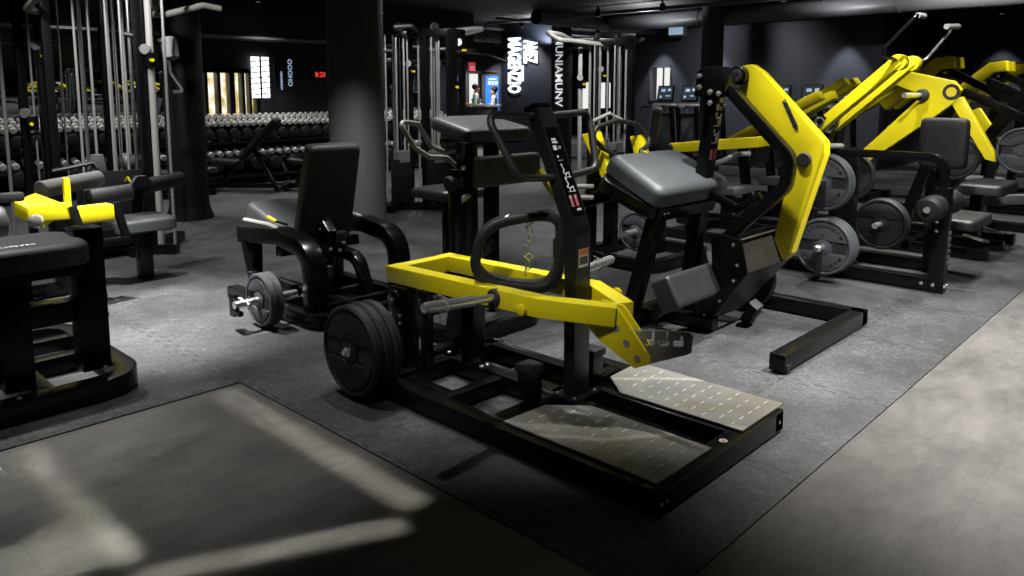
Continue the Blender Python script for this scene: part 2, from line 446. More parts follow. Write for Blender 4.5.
# ---------------------------------------------------------------- weight plates (prototype faces -X, hub at origin)
def make_plate(r=.225, th=.055, m='plate', ink='ink', label='', group=None, lettering=True):
    t = thing('weight_plate', label, 'weight plate', (0,0,0), group)
    b = B().lathe((0,0,0), (-1,0,0), [(-th, .03), (-th, r-.012), (-th+.008, r), (-.010, r), (0, r-.010), (0, r-.022), (-.010, r-.030), (-.010, .0255)], 48)
    b.lathe((0,0,0), (-1,0,0), [(-.02, .0255), (-.02, .062), (-.002, .058), (.001, .05), (.001, .0255)], 32)
    b.obj('disc', m, t, 0)
    # raised top and bottom segments of the face
    for sg in (1, -1):
        R = r - .036; pts = []
        h0 = .048
        a0 = math.asin(h0 / R)
        for k in range(19):
            a = a0 + (PI - 2*a0) * k / 18
            pts.append((R*math.cos(a), sg*R*math.sin(a)))
        q = math.sqrt(.062**2 - h0**2)
        for k in range(7):
            a = PI - math.atan2(h0, q) + (2*math.atan2(h0, q) - PI) * k / 6
            pts.append((.066*math.cos(a), sg*.066*math.sin(a)))
        if sg < 0: pts = pts[::-1]
        B().prism(pts, 'x', -.0005, -.0105 + .02).obj('face_segment', m, t, .002)
    # recessed hand holds either side of the hub
    for sg in (1, -1):
        B().prism([(sg*.075, -.036), (sg*(r-.045), -.040), (sg*(r-.040), .0), (sg*(r-.045), .040), (sg*.075, .036)][::sg], 'x', .0085, .020).obj('hand_hold', 'recess', t, 0)
    if lettering:
        it = []
        s = 'TECHNOGYM'; rr = r - .062
        for sg in (1, -1):
            for i, ch in enumerate(s):
                a = (i - 4) * .255
                # seen from -X: image right is -Y
                c, sn = math.cos(a), math.sin(a)
                if sg > 0: o = (-.0012, -rr*sn, rr*c); xd = (0, -c, -sn); yd = (0, -sn, c)
                else: o = (-.0012, -rr*sn, -rr*c); xd = (0, -c, sn); yd = (0, sn, c)
                it.append((ch, .042, o, xd, yd, .0012))
        it.append(('20', .03, (-.0012, 0, .092), (0,-1,0), (0,0,1)))
        letters(it[:9], 'lettering', ink, t); letters(it[9:18], 'lettering', ink, t); letters(it[18:], 'weight_number', ink, t)
    return t
cam = bpy.data.cameras.new('camera'); co = bpy.data.objects.new('camera', cam); COL.objects.link(co)
co.location = (0, 0, 1.5)
co.rotation_euler = (PI/2 - math.atan(100/770), 0, math.radians(43.6 - 90))
cam.sensor_width = 36; cam.lens = 36 * 770 / 1024; cam.shift_y = -96 / 1024; cam.clip_start = .05; cam.clip_end = 120
SC.camera = co
SC.view_settings.view_transform = 'Standard'; SC.view_settings.look = 'None'
SC.view_settings.gamma = 1; SC.view_settings.exposure = 0
try: SC.view_settings.use_curve_mapping = False
except Exception: pass
SC.display_settings.display_device = 'sRGB'
w = bpy.data.worlds.new('world'); SC.world = w; w.use_nodes = True
w.node_tree.nodes['Background'].inputs[0].default_value = (.75, .85, 1, 1)
w.node_tree.nodes['Background'].inputs[1].default_value = .02
# ---------------------------------------------------------------- the setting
B().faces([(-7,-5,0),(32,-5,0),(32,19,0),(-7,19,0),(-7,-5,-.1),(32,-5,-.1),(32,19,-.1),(-7,19,-.1)],
          [(0,1,2,3),(7,6,5,4),(0,4,5,1),(1,5,6,2),(2,6,7,3),(3,7,4,0)]).obj('floor', 'vinyl', None, 0)['kind'] = 'structure'
B().prism([(1.806,1.125),(15.4,1.125),(15.4,12.3),(-6.8,12.3),(-6.8,3.673),(1.806,3.673)], 'z', .0005, MATZ).obj('floor_rubber', 'tiles', None, .0025)['kind'] = 'structure'
CZ = 3.1
struct(B().box(-7,-5,CZ,32,19,CZ+.15).obj('ceiling', 'ceil', None, 0))
struct(B().box(-7.15,-5,0,-7,19,CZ).obj('wall_west', 'walldark', None, 0))
struct(B().box(-7,-5.15,0,32,-5,CZ).obj('wall_south', 'walldark', None, 0))
# wall with mirrors and a stand-in window behind the dumbbells (Y = 12.5), open beyond X = 11
wy = 12.5
def wall_rects(name, rects, m, y0, y1):
    b = B()
    for x0, z0, x1, z1 in rects: b.box(x0, y0, z0, x1, y1, z1)
    return struct(b.obj(name, m, None, 0))
WX0, WX1, WZ0, WZ1 = 5.68, 6.72, 1.02, 1.86
wall_rects('wall_left', [(-7,0,WX0,CZ),(WX0,0,WX1,WZ0),(WX0,WZ1,WX1,CZ),(WX1,0,11.2,CZ)], 'walldark', wy, wy+.15)
struct(B().box(-7, 11.75, 2.36, 11.2, wy, CZ).obj('ceiling_soffit', 'walldark', None, .01))
struct(B().box(-7,11.715,2.35,11.2,11.75,2.385).obj('soffit_highlight', 'greytube', None, .003))  # pale strip added for the bright line along the soffit edge
# window opening added in place of the mirrored one: trees behind dark mullions
w1 = B()
w1.box(WX0,wy-.03,WZ1-.04,WX1,wy+.12,WZ1+.03); w1.box(WX0,wy-.03,WZ0-.03,WX1,wy+.12,WZ0+.04)
for x, t in ((WX0,.05),(5.80,.05),(6.02,.05),(6.25,.09),(6.45,.05),(6.58,.03),(WX1,.06)): w1.box(x-t/2,wy-.03,WZ0,x+t/2,wy+.12,WZ1)
struct(w1.obj('mirrored_window', 'black', None, .004))
p = B().box(WX0-.4,wy+.6,0,WX1+.6,wy+.7,WZ1+.5).obj('mirrored_trees', 'trees'); tag(p, 'glowing yellow autumn trees standing in for their reflection above the dumbbells', 'trees'); p['kind'] = 'stuff'
# mirror panels each side of the stand-in window
mr = B().box(-6.5,wy-.02,1.0,WX0-.1,wy,2.34).obj('mirror_panel', 'mirror', None, .002); tag(mr, 'wall mirror behind the cable tower left of the yellow stand-in window', 'mirror')
mr = B().box(8.25,wy-.02,1.0,11.1,wy,2.34).obj('mirror_panel', 'mirror', None, .002); tag(mr, 'wall mirror behind the dumbbell rack right of the glowing strip', 'mirror')
# bright barred pane and lit letter strip right of the window
t = thing('mirrored_pane', 'tall cold-white backlit barred panel right of the yellow-lit window', 'light panel', (6.75, wy-.05, 1.2))
B().box(6.60,wy-.06,1.40,6.92,wy-.03,2.10).obj('light_face', 'glow', t, .002)
b = B()
for k in range(7): b.slab([(6.58,wy-.075,1.44+.094*k),(6.94,wy-.075,1.48+.094*k),(6.94,wy-.075,1.497+.094*k),(6.58,wy-.075,1.457+.094*k)], (0,.012,0))
b.box(6.74,wy-.075,1.40,6.77,wy-.06,2.10); b.obj('bars', 'black', t, 0)
t = thing('lettered_light_strip', 'thin dark upright strip with tiny lit lettering near the red display', 'sign', (7.2, wy-.05, 1.2))
B().box(7.02,wy-.06,1.0,7.42,wy-.03,2.15).obj('panel_board', 'walldark', t, .002)
letters([('OOOHO', .12, (7.32,wy-.064,1.84), (0,0,-1), (1,0,0), .004), ('HEHHEEHEHH', .05, (7.15,wy-.064,1.70), (0,0,-1), (1,0,0), .003)], 'lettering', 'glow2', t)
t = thing('digital_display', 'small red digital display high on the dark wall', 'display', (7.8, wy-.05, 1.7))
B().box(7.72,wy-.07,1.73,8.16,wy-.02,1.90).obj('casing', 'black', t, .004)
letters([('8:20', .13, (7.94,wy-.072,1.815), (1,0,0), (0,0,1), .002)], 'digits', 'ledred', t)
# right wall (X = 15.5) with a window, and its return
struct(B().box(15.5,5.1,0,15.65,9.72,CZ).box(15.5,9.72,0,15.65,10.27,1.3).box(15.5,9.72,2.08,15.65,10.27,CZ).box(15.5,10.27,0,15.65,10.7,CZ).obj('wall_right', 'wallnavy', None, 0))
struct(B().box(15.65,5.1,0,18.5,5.25,CZ).box(18.5,-5,0,18.65,5.25,CZ).obj('wall_alcove', 'walldark', None, 0))
struct(B().box(15.48,9.69,1.3,15.6,9.73,2.1).box(15.48,10.26,1.3,15.6,10.30,2.1).box(15.48,9.69,2.06,15.6,10.30,2.1).box(15.48,9.69,1.28,15.6,10.30,1.32).box(15.5,9.92,1.3,15.56,9.935,2.08).obj('window_2', 'columngrey', None, .003))
p = B().box(16.2,8.9,0,16.3,10.54,2.6).obj('daylit_facade', 'glowwarm', None, 0); tag(p, 'pale daylit building front beyond the small window by the treadmills', 'building')
# far wall (Y = 17.5)
fy = 17.5
struct(B().box(11.05,wy+.15,0,11.2,fy,CZ).box(11.05,fy,0,16.25,fy+.15,CZ).box(16.25,fy,2.06,16.98,fy+.15,CZ).box(16.98,fy,0,22.0,fy+.15,CZ).box(22,fy,0,24.4,fy+.15,.9).box(22,fy,1.85,24.4,fy+.15,CZ).box(24.4,fy,0,32,fy+.15,CZ).obj('wall_far', 'wallnavy', None, 0))
struct(B().box(15.6,10.55,0,32,10.7,CZ).obj('wall_corridor', 'wallnavy', None, 0))
struct(B().box(32,-5,0,32.15,19,CZ).obj('wall_east', 'walldark', None, 0))
struct(B().box(16.42,fy-.05,0,16.25,fy+.05,2.12).box(16.98,fy-.05,0,17.65,fy+.05,2.12).box(16.42,fy-.05,2.06,17.65,fy+.05,2.16).box(17.2,fy+.04,0,17.26,fy+.1,2.06).obj('door_1', 'columngrey', None, .004))
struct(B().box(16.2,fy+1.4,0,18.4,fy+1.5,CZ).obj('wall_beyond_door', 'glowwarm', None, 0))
p = B().box(22-.2,fy+.5,0,24.6,fy+.55,1.95).obj('bright_facade', 'glowwarm', None, 0); tag(p, 'bright strip of daylight outside behind the right cable tower', 'daylight')
b = B()
for x in (22, 22.8, 23.6, 24.4): b.box(x-.04,fy-.03,.9,x+.04,fy+.1,1.85)
struct(b.obj('window_3', 'black', None, 0))
# columns
def column(name, x, y, r, m, flare=True):
    pr = [(0, r+.05), (.03, r+.045), (.12, r+.012), (.2, r), (CZ, r)] if flare else [(0, r), (CZ, r)]
    return struct(B().lathe((x,y,MATZ), (0,0,1), pr, 48).obj(name, m, None, 0))
column('column_grey', 4.56, 6.50, .277, 'columngrey', False)
column('column_black', 3.93, 9.05, .222, 'columnblack')
column('column_navy', 13.1, 7.33, .2, 'columnnavy', False)
#column('column_far', 10.55, 9.85, .255, 'columnnavy', False)
# glowing letter sign board on a navy pier
struct(B().box(13.25,11.4,0,13.95,12.98,CZ).obj('pier_navy', 'columnnavy', None, .01))
# ---------------------------------------------------------------- belt squat machine, centre foreground
F0 = MATZ
bs = thing('belt_squat_machine', 'black and yellow plate-loaded squat machine with two steel foot platforms in the foreground', 'gym machine', (2.68, 2.15, F0))
b = B()
b.box(2.18,1.37,F0+.012,2.26,3.12,F0+.102).box(3.10,1.37,F0+.012,3.18,2.45,F0+.102)            # side rails
b.box(2.18,1.37,F0+.010,3.18,1.45,F0+.104)                                                   # front bar
b.box(2.59,1.45,F0+.03,2.64,2.3,F0+.102).box(2.80,1.45,F0+.03,2.85,2.3,F0+.102)                # channel walls between the platforms
b.box(2.64,1.45,F0+.02,2.80,2.1,F0+.035)
b.box(2.22,2.19,F0+.012,3.18,2.27,F0+.10).box(2.22,2.56,F0+.02,2.95,2.62,F0+.09).box(2.22,2.94,F0+.012,3.02,3.02,F0+.10)
b.box(2.62,2.22,F0+.02,2.72,3.02,F0+.10).box(2.92,2.2,F0+.02,3.0,3.15,F0+.10).box(2.30,2.62,F0+.02,2.36,2.95,F0+.08)
b.box(2.33,3.06,F0+.012,2.99,3.16,F0+.10)
b.obj('base_frame', 'black', bs, .006)
b = B()                                                                                      # low feet
for x, y in ((2.2,1.40),(3.13,1.40),(2.2,2.95),(2.95,3.1),(3.12,2.35)): b.box(x,y,F0,x+.05,y+.05,F0+.014)
b.objs('foot', 'rubber', bs, .002)
def foot_plate(poly, flip):
    b = B().prism(poly, 'z', F0+.106, F0+.114)
    x0, x1 = min(p[0] for p in poly), max(p[0] for p in poly)
    y0, y1 = min(p[1] for p in poly), max(p[1] for p in poly)
    def inside(x, y):
        c = False
        for i in range(len(poly)):
            (xa, ya), (xb, yb) = poly[i-1], poly[i]
            if (ya > y) != (yb > y) and x < (xb-xa)*(y-ya)/(yb-ya)+xa: c = not c
        return c
    r = 0; y = y0+.06
    while y < y1-.03:
        x = x0+.045+(r % 2)*.03
        while x < x1-.03:
            if inside(x, y) and inside(x+.03, y+.04) and inside(x-.03, y+.04) and inside(x-.03,y-.03):
                b.slab([(x-.016,y-.003,F0+.1165),(x+.016,y-.003,F0+.1165),(x+.02,y,F0+.1165),(x+.016,y+.003,F0+.1165),(x-.016,y+.003,F0+.1165),(x-.02,y,F0+.1165)], (0,0,-.003))
            x += .075
        y += .068; r += 1
    o = b.obj('foot_platform', 'footsteel', bs, .0008, 'worn tarnished steel foot platform with raised dashes', 1)
    o.data.materials.append(M['dash_glint'])
    for f in o.data.polygons:
        if all(o.data.vertices[i].co.z > .1148 for i in f.vertices): f.material_index = 1
    B().prism([(p[0]+.012*((x0+x1)/2 > p[0])-.012*((x0+x1)/2 < p[0]), p[1]+.012*((y0+y1)/2 > p[1])-.012*((y0+y1)/2 < p[1])) for p in poly], 'z', F0+.055, F0+.1055).obj('platform_box', 'black', bs, .003)
foot_plate([(2.222,1.405),(2.605,1.405),(2.605,1.995),(2.47,2.15),(2.222,2.165)], 0)
foot_plate([(2.83,1.39),(3.215,1.39),(3.215,2.16),(2.95,2.145),(2.82,1.995)], 1)
t_ = B().lathe((2.71,1.41,F0+.104), (0,0,1), [(0,.017),(.002,.016),(.002,0)], 20).obj('round_label', 'print', bs, 0)
B().lathe((2.71,1.41,F0+.1063), (0,0,1), [(0,.010),(.0006,.009),(.0006,0)], 20).obj('label_mark', 'printred', t_, 0)
# column bending back towards the lever, with slanted instruction panel
ycol = [(2.69,2.15,F0+.10),(2.69,2.15,.88),(2.69,2.385,1.42)]
b = B().beam(fillet(ycol, .12), .112, .064, up=(0,1,0)); b.box(2.60,2.08,F0+.10,2.78,2.22,F0+.112)
col = b.obj('upright_column', 'panel', bs, .008)
B().bolts([(2.615,2.10,F0+.112),(2.765,2.10,F0+.112),(2.615,2.20,F0+.112),(2.765,2.20,F0+.112)], (0,0,1)).objs('bolt', 'chrome', bs, 0)
ld = V(0,.235,.54).normalized(); pn = V(0,-ld.z,ld.y)           # along the slanted panel, and its outward normal
def pp(u, v, e=.034):                                          # u across (+X), v metres below the top
    return V(2.69+u, 2.385, 1.42) - ld*v + pn*e
b = B()
def quad(b, u0, v0, u1, v1, e=.0335): b.slab([pp(u0,v0,e),pp(u1,v0,e),pp(u1,v1,e),pp(u0,v1,e)], pn*-.001)
B().slab([pp(-.044,.10,.0325),pp(.044,.10,.0325),pp(.044,.53,.0325),pp(-.044,.53,.0325)], pn*-.001).obj('instruction_panel', 'black', bs, 0)
for u0,v0,u1,v1 in ((-.026,.155,.004,.166),(-.026,.170,.010,.180),(-.030,.190,-.006,.213),(-.022,.238,-.012,.250),(.004,.196,.024,.199),(.004,.204,.022,.207),(-.024,.262,.012,.264)): quad(b,u0,v0,u1,v1)
b.objs('print_mark', 'print', bs, 0)
for k, vv in enumerate((.292, .360)):                          # two squatting figure pictograms
    b = B()
    def ln(pts, w=.0055):
        for (ua,va),(ub,vb) in zip(pts, pts[1:]):
            a, c = V(ua,va,0), V(ub,vb,0); d = (c-a).normalized(); n = V(-d.y,d.x,0)*w/2
            b.slab([pp(a.x+n.x,a.y+n.y),pp(c.x+n.x,c.y+n.y),pp(c.x-n.x,c.y-n.y),pp(a.x-n.x,a.y-n.y)], pn*-.001)
    ln([(-.012,vv),(-.004,vv+.018),(-.016-.004*k,vv+.03),(0,vv+.038),(-.008,vv+.052)])
    ln([(0,vv+.038),(.022,vv+.03),(.022,vv+.052)]); ln([(-.018,vv+.054),(.03,vv+.054)], .003)
    quad(b,-.016,vv-.012,-.006,vv-.002); b.obj('pictogram', 'print', bs, 0)
b = B(); quad(b,-.028,.43,-.010,.485); quad(b,.006,.43,.024,.485); b.objs('muscle_chart', 'printred', bs, 0)
b = B(); quad(b,-.028,.43,-.012,.446); quad(b,.008,.43,.022,.446); quad(b,.0,.495,.03,.505,.0337); b.objs('chart_print', 'print', bs, 0)
B().slab([(2.658,2.1185,.80),(2.728,2.1185,.80),(2.728,2.1185,.715),(2.658,2.1185,.715)], (0,-.0008,0)).obj('warning_label', 'print', bs, 0)
B().slab([(2.660,2.1175,.798),(2.726,2.1175,.798),(2.726,2.1175,.772),(2.660,2.1175,.772)], (0,-.0006,0)).obj('label_band', 'orange', bs, 0)
B().slab([(2.664,2.1175,.764),(2.722,2.1175,.764),(2.722,2.1175,.728),(2.664,2.1175,.728)], (0,-.0006,0)).obj('label_text', 'plate', bs, 0)
B().cbox(V(2.69,2.40,1.425), .11, .075, .03, rotx(-.41)).obj('column_cap', 'black', bs, .008)
# the two handle loops
for sg in (-1, 1):
    q = lambda u, v: V(2.69+sg*u, 2.385, 1.42) - ld*v + pn*.0
    B().tube([q(.03,.035),q(.325,.02),q(.345,.06),q(.275,.315),q(.02,.335)], .0175, 12, r=.075).obj('handle', 'grip', bs, 0)
# yellow lever: two arms joined by the rear crossbar, converging to the hook plates
b = B()
b.beam([(2.50,3.19,.55),(2.80,3.19,.55)], .075, .084)
for sg, xo in ((-1, 2.462), (1, 2.835)):
    b.beam([(xo,3.228,.55),(xo,2.17,.57),(2.68+sg*.035,1.90,.545)], .082, .086)
b.obj('lever_arm', 'yellow', bs, .006)
yz = [(2.00,.588),(1.885,.586),(1.862,.565),(1.712,.405),(1.712,.375),(1.79,.338),(1.975,.42),(2.10,.505)]
for x in (2.628, 2.674): B().prism(yz, 'x', x, x+.012).objs('lever_cheek', 'yellow', bs, .003)
hk = [(1.95,.50),(1.787,.497)]
for y in (1.716, 1.648, 1.580):           # three open hooks along the top edge
    hk += [(y+.006,.500+(1.787-y)*.19),(y+.006,.462+(1.787-y)*.19),(y+.038,.455+(1.787-y)*.19),(y+.042,.440+(1.787-y)*.19),(y+.034,.430+(1.787-y)*.19),(y-.006,.440+(1.787-y)*.19),(y-.012,.455+(1.787-y)*.19),(y-.006,.470+(1.787-y)*.19),(y-.006,.503+(1.787-y)*.19)]
hk += [(1.545,.545),(1.530,.530),(1.535,.462),(1.548,.452),(1.74,.362),(1.95,.40)]
B().prism(hk, 'x', 2.652, 2.660).obj('hook_plate', 'hook', bs, .001, 'bronze-grey steel plate with three open hooks', 1)
b = B()
for y, z_ in ((1.885,.495),(1.83,.44),(1.775,.385)): b.lathe((2.628,y,z_), (-1,0,0), [(0,.017),(.004,.016),(.004,.009),(.002,.008),(.002,0)], 16)
b.objs('cheek_bolt', 'hook', bs, 0)
for x, y, s in ((2.46,2.235,-1), (2.87,2.10,1)): B().lathe((x,y,.552), (s,0,0), [(0,.012),(.05,.012),(.05,.026),(.064,.026),(.068,.02),(.068,0)], 18).obj('stop_knob', 'yellow', bs, 0)
# weight horns on the arms
for x, s in ((2.46,-1), (2.87,1)):
    o = V(x,2.42,.565); d = V(s,0,.09).normalized()
    h = B().lathe(o, d, [(0,.019),(.17,.019),(.17,.0245),(.44,.0245),(.455,.020),(.46,.012),(.462,0)], 24).obj('weight_horn', 'chrome', bs, 0)
    B().lathe(o, d, [(0,.042),(.045,.042),(.05,.036),(.05,.026)], 24).obj('collar', 'rubber', h, 0)
    c = o + d*.335
    B().tube([c+V(-.03,.01,.05),c+V(0,-.02,.032),c+V(0,-.034,0),c+V(0,-.01,-.033),c+V(0,.03,-.018),c+V(0,.03,.02),c+V(0,0,.034),c+V(-.012,.02,-.04),c+V(-.03,.0,-.075)], .0028, 6).obj('spring_clip', 'chrome', h, 0)
# rear pivots
for x in (2.44, 2.865):
    b = B().box(x-.05,3.04,F0+.10,x+.05,3.17,.503); b.prism([(3.02,F0+.1),(3.24,F0+.1),(3.19,.35),(3.06,.35)], 'x', x-.03, x+.03)
    b.obj('pivot_post', 'black', bs, .008)
    s = -1 if x < 2.6 else 1
    b = B().lathe((x+s*.05,3.11,.44), (s,0,0), [(0,.05),(.012,.05),(.016,.044),(.016,0)], 24); b.obj('pivot_cap', 'black', bs, .002)
    b = B().bolts([(x+s*.05,3.07,.36),(x+s*.05,3.14,.36),(x+s*.05,3.07,.32),(x+s*.05,3.14,.32),(x+s*.066,3.11,.44),(x+s*.05,3.07,.2)], (s,0,0)); b.objs('bolt', 'chrome', bs, 0)
B().cyl((2.40,3.11,.44), (2.90,3.11,.44), .03).obj('pivot_shaft', 'black', bs, 0)
B().box(2.60,2.75,F0+.10,2.69,2.84,.50).obj('stop_post', 'black', bs, .006)
B().box(2.42,2.90,F0+.10,2.47,2.95,.50).obj('rear_post', 'black', bs, .006)
for x, y in ((2.50,2.27), (2.87,2.20)):
    b = B().box(x-.04,y-.04,F0+.10,x+.04,y+.04,.24); b.obj('bumper_post', 'black', bs, .005)
    B().box(x-.05,y-.05,.24,x+.05,y+.05,.275).obj('bumper_block', 'rubber', bs, .008)
B().cyl((2.31,3.05,.255), (2.045,3.05,.255), .0245, 20).obj('storage_horn', 'chrome', bs, 0)
B().lathe((2.035,3.05,.255), (-1,0,0), [(0,.018),(.008,.016),(.01,0)], 20).obj('horn_tip', 'chrome', bs, 0)
b = B().bolts([(2.20,1.374,F0+.055),(2.235,1.374,F0+.055)], (0,-1,0)); b.bolts([(2.22,2.98,F0+.102),(2.22,3.05,F0+.102),(2.96,2.4,F0+.1),(2.66,3.0,F0+.1),(2.63,2.72,F0+.1),(2.67,2.72,F0+.1)], (0,0,1), .012, .012); b.bolts([(3.14,1.374,F0+.055)], (0,-1,0)); b.objs('frame_bolt', 'chrome', bs, 0)
# plates on the storage horn
pd = make_plate(.225, .05, 'platedark', 'recess', 'front dark weight plate stored low beside the yellow lever', 'plates stored on the squat machine')
pd.location = (2.055, 3.05, .255)
pd2 = dup(pd, (2.112, 3.05, .255), 0, 'inner dark weight plate behind the front one stored below the yellow lever', 'plates stored on the squat machine')
pd3 = dup(pd, (2.169, 3.05, .255), 0, 'innermost dark weight plate against the post below the yellow lever', 'plates stored on the squat machine')
# the belt lying over the lever and its chain
bt = thing('squat_belt', 'black padded loop belt with chain draped over the yellow lever', 'belt', (2.68, 2.5, .60))
e = V(.70,-.71,0); nrm = V(.71,.70,0); c0 = V(2.635,2.47,.745); pts = []
for k in range(40):
    a = 2*PI*k/40; cx_, sy_ = math.cos(a), math.sin(a)
    px_ = math.copysign(abs(cx_)**.62, cx_)*.20; pz_ = math.copysign(abs(sy_)**.62, sy_)*.165
    pts.append(c0 + e*(px_ + .02*pz_/.165) + V(0,0,1)*(pz_ + (.03*px_/.185 if pz_ > 0 else -.025*px_/.185)))
b = B(); ring = []
for i, p_ in enumerate(pts):
    tn = (pts[(i+1) % 40]-pts[i-1]).normalized(); out = tn.cross(nrm).normalized()
    wd = .055 - .012*max(0, (p_.z-c0.z)/.165); th = .046
    ring.append([b.bm.verts.new(p_ + nrm*u + out*v) for u, v in ((-wd,-th*.5),(wd,-th*.5),(wd+.006,0),(wd,th*.5),(-wd,th*.5),(-wd-.006,0))])
for i in range(40):
    for k in range(6): b.bm.faces.new([ring[i][k], ring[i][(k+1)%6], ring[(i+1)%40][(k+1)%6], ring[(i+1)%40][k]])
b.obj('strap', 'leather', bt, .004)
for sgn in (-1, 1):
    q = c0 + e*(sgn*.185) + V(0,0,.02); B().sweep([q+V(0,0,-.05),q+V(0,0,.04)], [(-.03,-.016),(.03,-.016),(.03,.016),(-.03,.016)], up=e).obj('stitched_pad', 'leather', bt, .006)
for px_, m_ in ((.10,'chrome'),):
    b = B()
    for k in range(9):
        c = c0 + e*.045 + V(0,0,.13-.028*k) + nrm*-.02 + e*(.012*math.sin(k*1.3)); R = rotz(.8 if k % 2 else -.8)
        b.tube([c+R@V(0,.010,.012),c+R@V(0,.010,-.012),c+R@V(0,0,-.021),c+R@V(0,-.010,-.012),c+R@V(0,-.010,.012),c+R@V(0,0,.021)], .0038, 6, closed=True)
    b.obj('chain', 'chrome', bt, 0)
b = B()
for k in range(5):
    c = c0 + e*(-.06+.028*k) + V(0,0,.17-.010*k+.004*(k % 2)) + nrm*-.02; R = rotz(-.8) @ roty(1.3 if k % 2 else 1.0)
    b.tube([c+R@V(0,.010,.012),c+R@V(0,.010,-.012),c+R@V(0,0,-.021),c+R@V(0,-.010,-.012),c+R@V(0,-.010,.012),c+R@V(0,0,.021)], .0038, 6, closed=True)
b.obj('chain', 'chrome', bt, 0)
B().tube([c0+e*.03+V(0,0,-.02)+nrm*-.02,c0+e*.055+V(0,0,-.005)+nrm*-.02,c0+e*.075+V(0,0,-.02)+nrm*-.02,c0+e*.05+V(0,0,-.04)+nrm*-.02], .004, 6, closed=True).obj('carabiner', 'yellow', bt, 0)
# ---------------------------------------------------------------- kickback machine with grey torso pad
rk = thing('kickback_machine', 'black machine with tilted grey flat pad and thick bent yellow swing arm', 'gym machine', (4.5, 2.4, F0))
b = B()
b.box(3.84,1.66,F0+.012,5.06,1.75,F0+.105); b.box(4.97,1.66,F0+.012,5.07,3.0,F0+.105)
b.box(3.92,2.70,F0+.012,5.07,2.80,F0+.105); b.box(4.45,2.55,F0+.012,4.55,2.80,F0+.105)
b.box(4.22,2.30,F0+.012,4.30,2.72,F0+.09)
b.obj('base_frame', 'black', rk, .006)
b = B()
b.box(3.855,1.655,F0,3.90,1.70,F0+.05).box(5.0,1.67,F0,5.05,1.72,F0+.02).box(3.95,2.72,F0,4.0,2.77,F0+.014).box(5.0,2.72,F0,5.05,2.77,F0+.014); b.objs('foot', 'rubber', rk, .003)
B().beam([(3.99,2.76,F0+.06),(3.99,2.555,.81)], .095, .085, up=(0,1,0)).obj('front_post', 'black', rk, .006)
# slanting main column
B().beam([(4.53,2.67,F0+.06),(4.53,2.49,1.56)], .10, .085, up=(0,1,0)).obj('main_column', 'black', rk, .006)
cl = lambda u, z, e=.045: V(4.53+u, 2.67-(z-.068)*.12 - e, z)
b = B()
def cq(u0, z0, u1, z1):
    z0 += .10; z1 += .10; b.slab([cl(u0,z0),cl(u1,z0),cl(u1,z1),cl(u0,z1)], (0,.0008,0))
for u0,z0,u1,z1 in ((-.01,1.335,.03,1.36),(-.045,1.285,-.01,1.32),(.0,1.285,.03,1.29),(.0,1.30,.03,1.305)): cq(u0,z0,u1,z1)
for zz in (1.21,1.10):
    for u0,z0,u1,z1 in ((-.04,zz+.04,-.02,zz+.06),(-.03,zz+.02,.03,zz+.034),(-.005,zz-.02,.012,zz+.03),(-.05,zz-.03,.035,zz-.024),(.02,zz-.02,.034,zz+.05)): cq(u0,z0,u1,z1)
b.objs('print_mark', 'print', rk, 0)
b = B(); cq(-.045,.965,-.015,1.03); cq(.005,.965,.03,1.03); b.objs('muscle_chart', 'printred', rk, 0)
# head block with bolts, pivot
B().prism([(2.40,1.47),(2.62,1.47),(2.60,1.63),(2.56,1.66),(2.44,1.66),(2.40,1.60)], 'x', 4.46, 4.60).obj('head_block', 'black', rk, .008)
b = B().bolts([(4.46,2.58,1.60),(4.46,2.58,1.53),(4.46,2.50,1.50),(4.46,2.50,1.43),(4.46,2.44,1.49)], (-1,0,0), .018, .012); b.objs('bolt', 'chrome', rk, 0)
# yellow swing arm (plane X), boomerang
out = [(y+.05,z_) for y,z_ in [(2.395,1.665),(2.30,1.678),(2.225,1.63),(1.800,1.20),(1.795,1.125),(1.975,.48),(2.03,.415),(2.10,.56),(2.005,1.045),(2.05,1.12),(2.385,1.52)]]
B().prism([(p[0],p[1]) for p in fillet([(y,z_,0) for y,z_ in out], .03, 4, True)], 'x', 4.70, 4.79).obj('swing_arm', 'yellow', rk, .016)
B().lathe((4.70,2.42,1.605), (-1,0,0), [(0,.062),(.05,.062),(.055,.055),(.055,0)], 28).obj('pivot_hub', 'black', rk, 0)
B().lathe((4.645,2.42,1.605), (-1,0,0), [(0,.042),(.008,.04),(.01,.022),(.004,.018),(.004,0)], 24).obj('pivot_cap', 'steel', rk, 0)
B().lathe((4.70,1.97,1.085), (-1,0,0), [(0,.045),(.012,.045),(.018,.038),(.018,0)], 28).obj('elbow_cap', 'ink', rk, 0)
B().slab([(4.699,2.13,1.44),(4.699,2.10,1.44),(4.699,2.02,1.29),(4.699,2.05,1.28)], (-.0015,0,0)).obj('brand_badge', 'plate', rk, 0)
letters([('TECHNOGYM', .034, (4.696,2.075,1.36), (0,-.45,-.89), (0,-.89,.45), .0006)], 'lettering', 'ink', rk)
# black inner arm running beside it down to the foot plate
B().beam(fillet([(4.56,2.42,1.52),(4.56,1.995,1.10),(4.56,2.02,.92),(4.45,2.42,.50)], .10, 6), .07, .075, up=(1,0,0)).obj('inner_arm', 'black', rk, .006)
B().beam([(4.56,2.33,1.40),(4.56,2.05,1.12)], .012, .014, up=(1,0,0)).obj('arm_trim', 'steel', rk, 0)
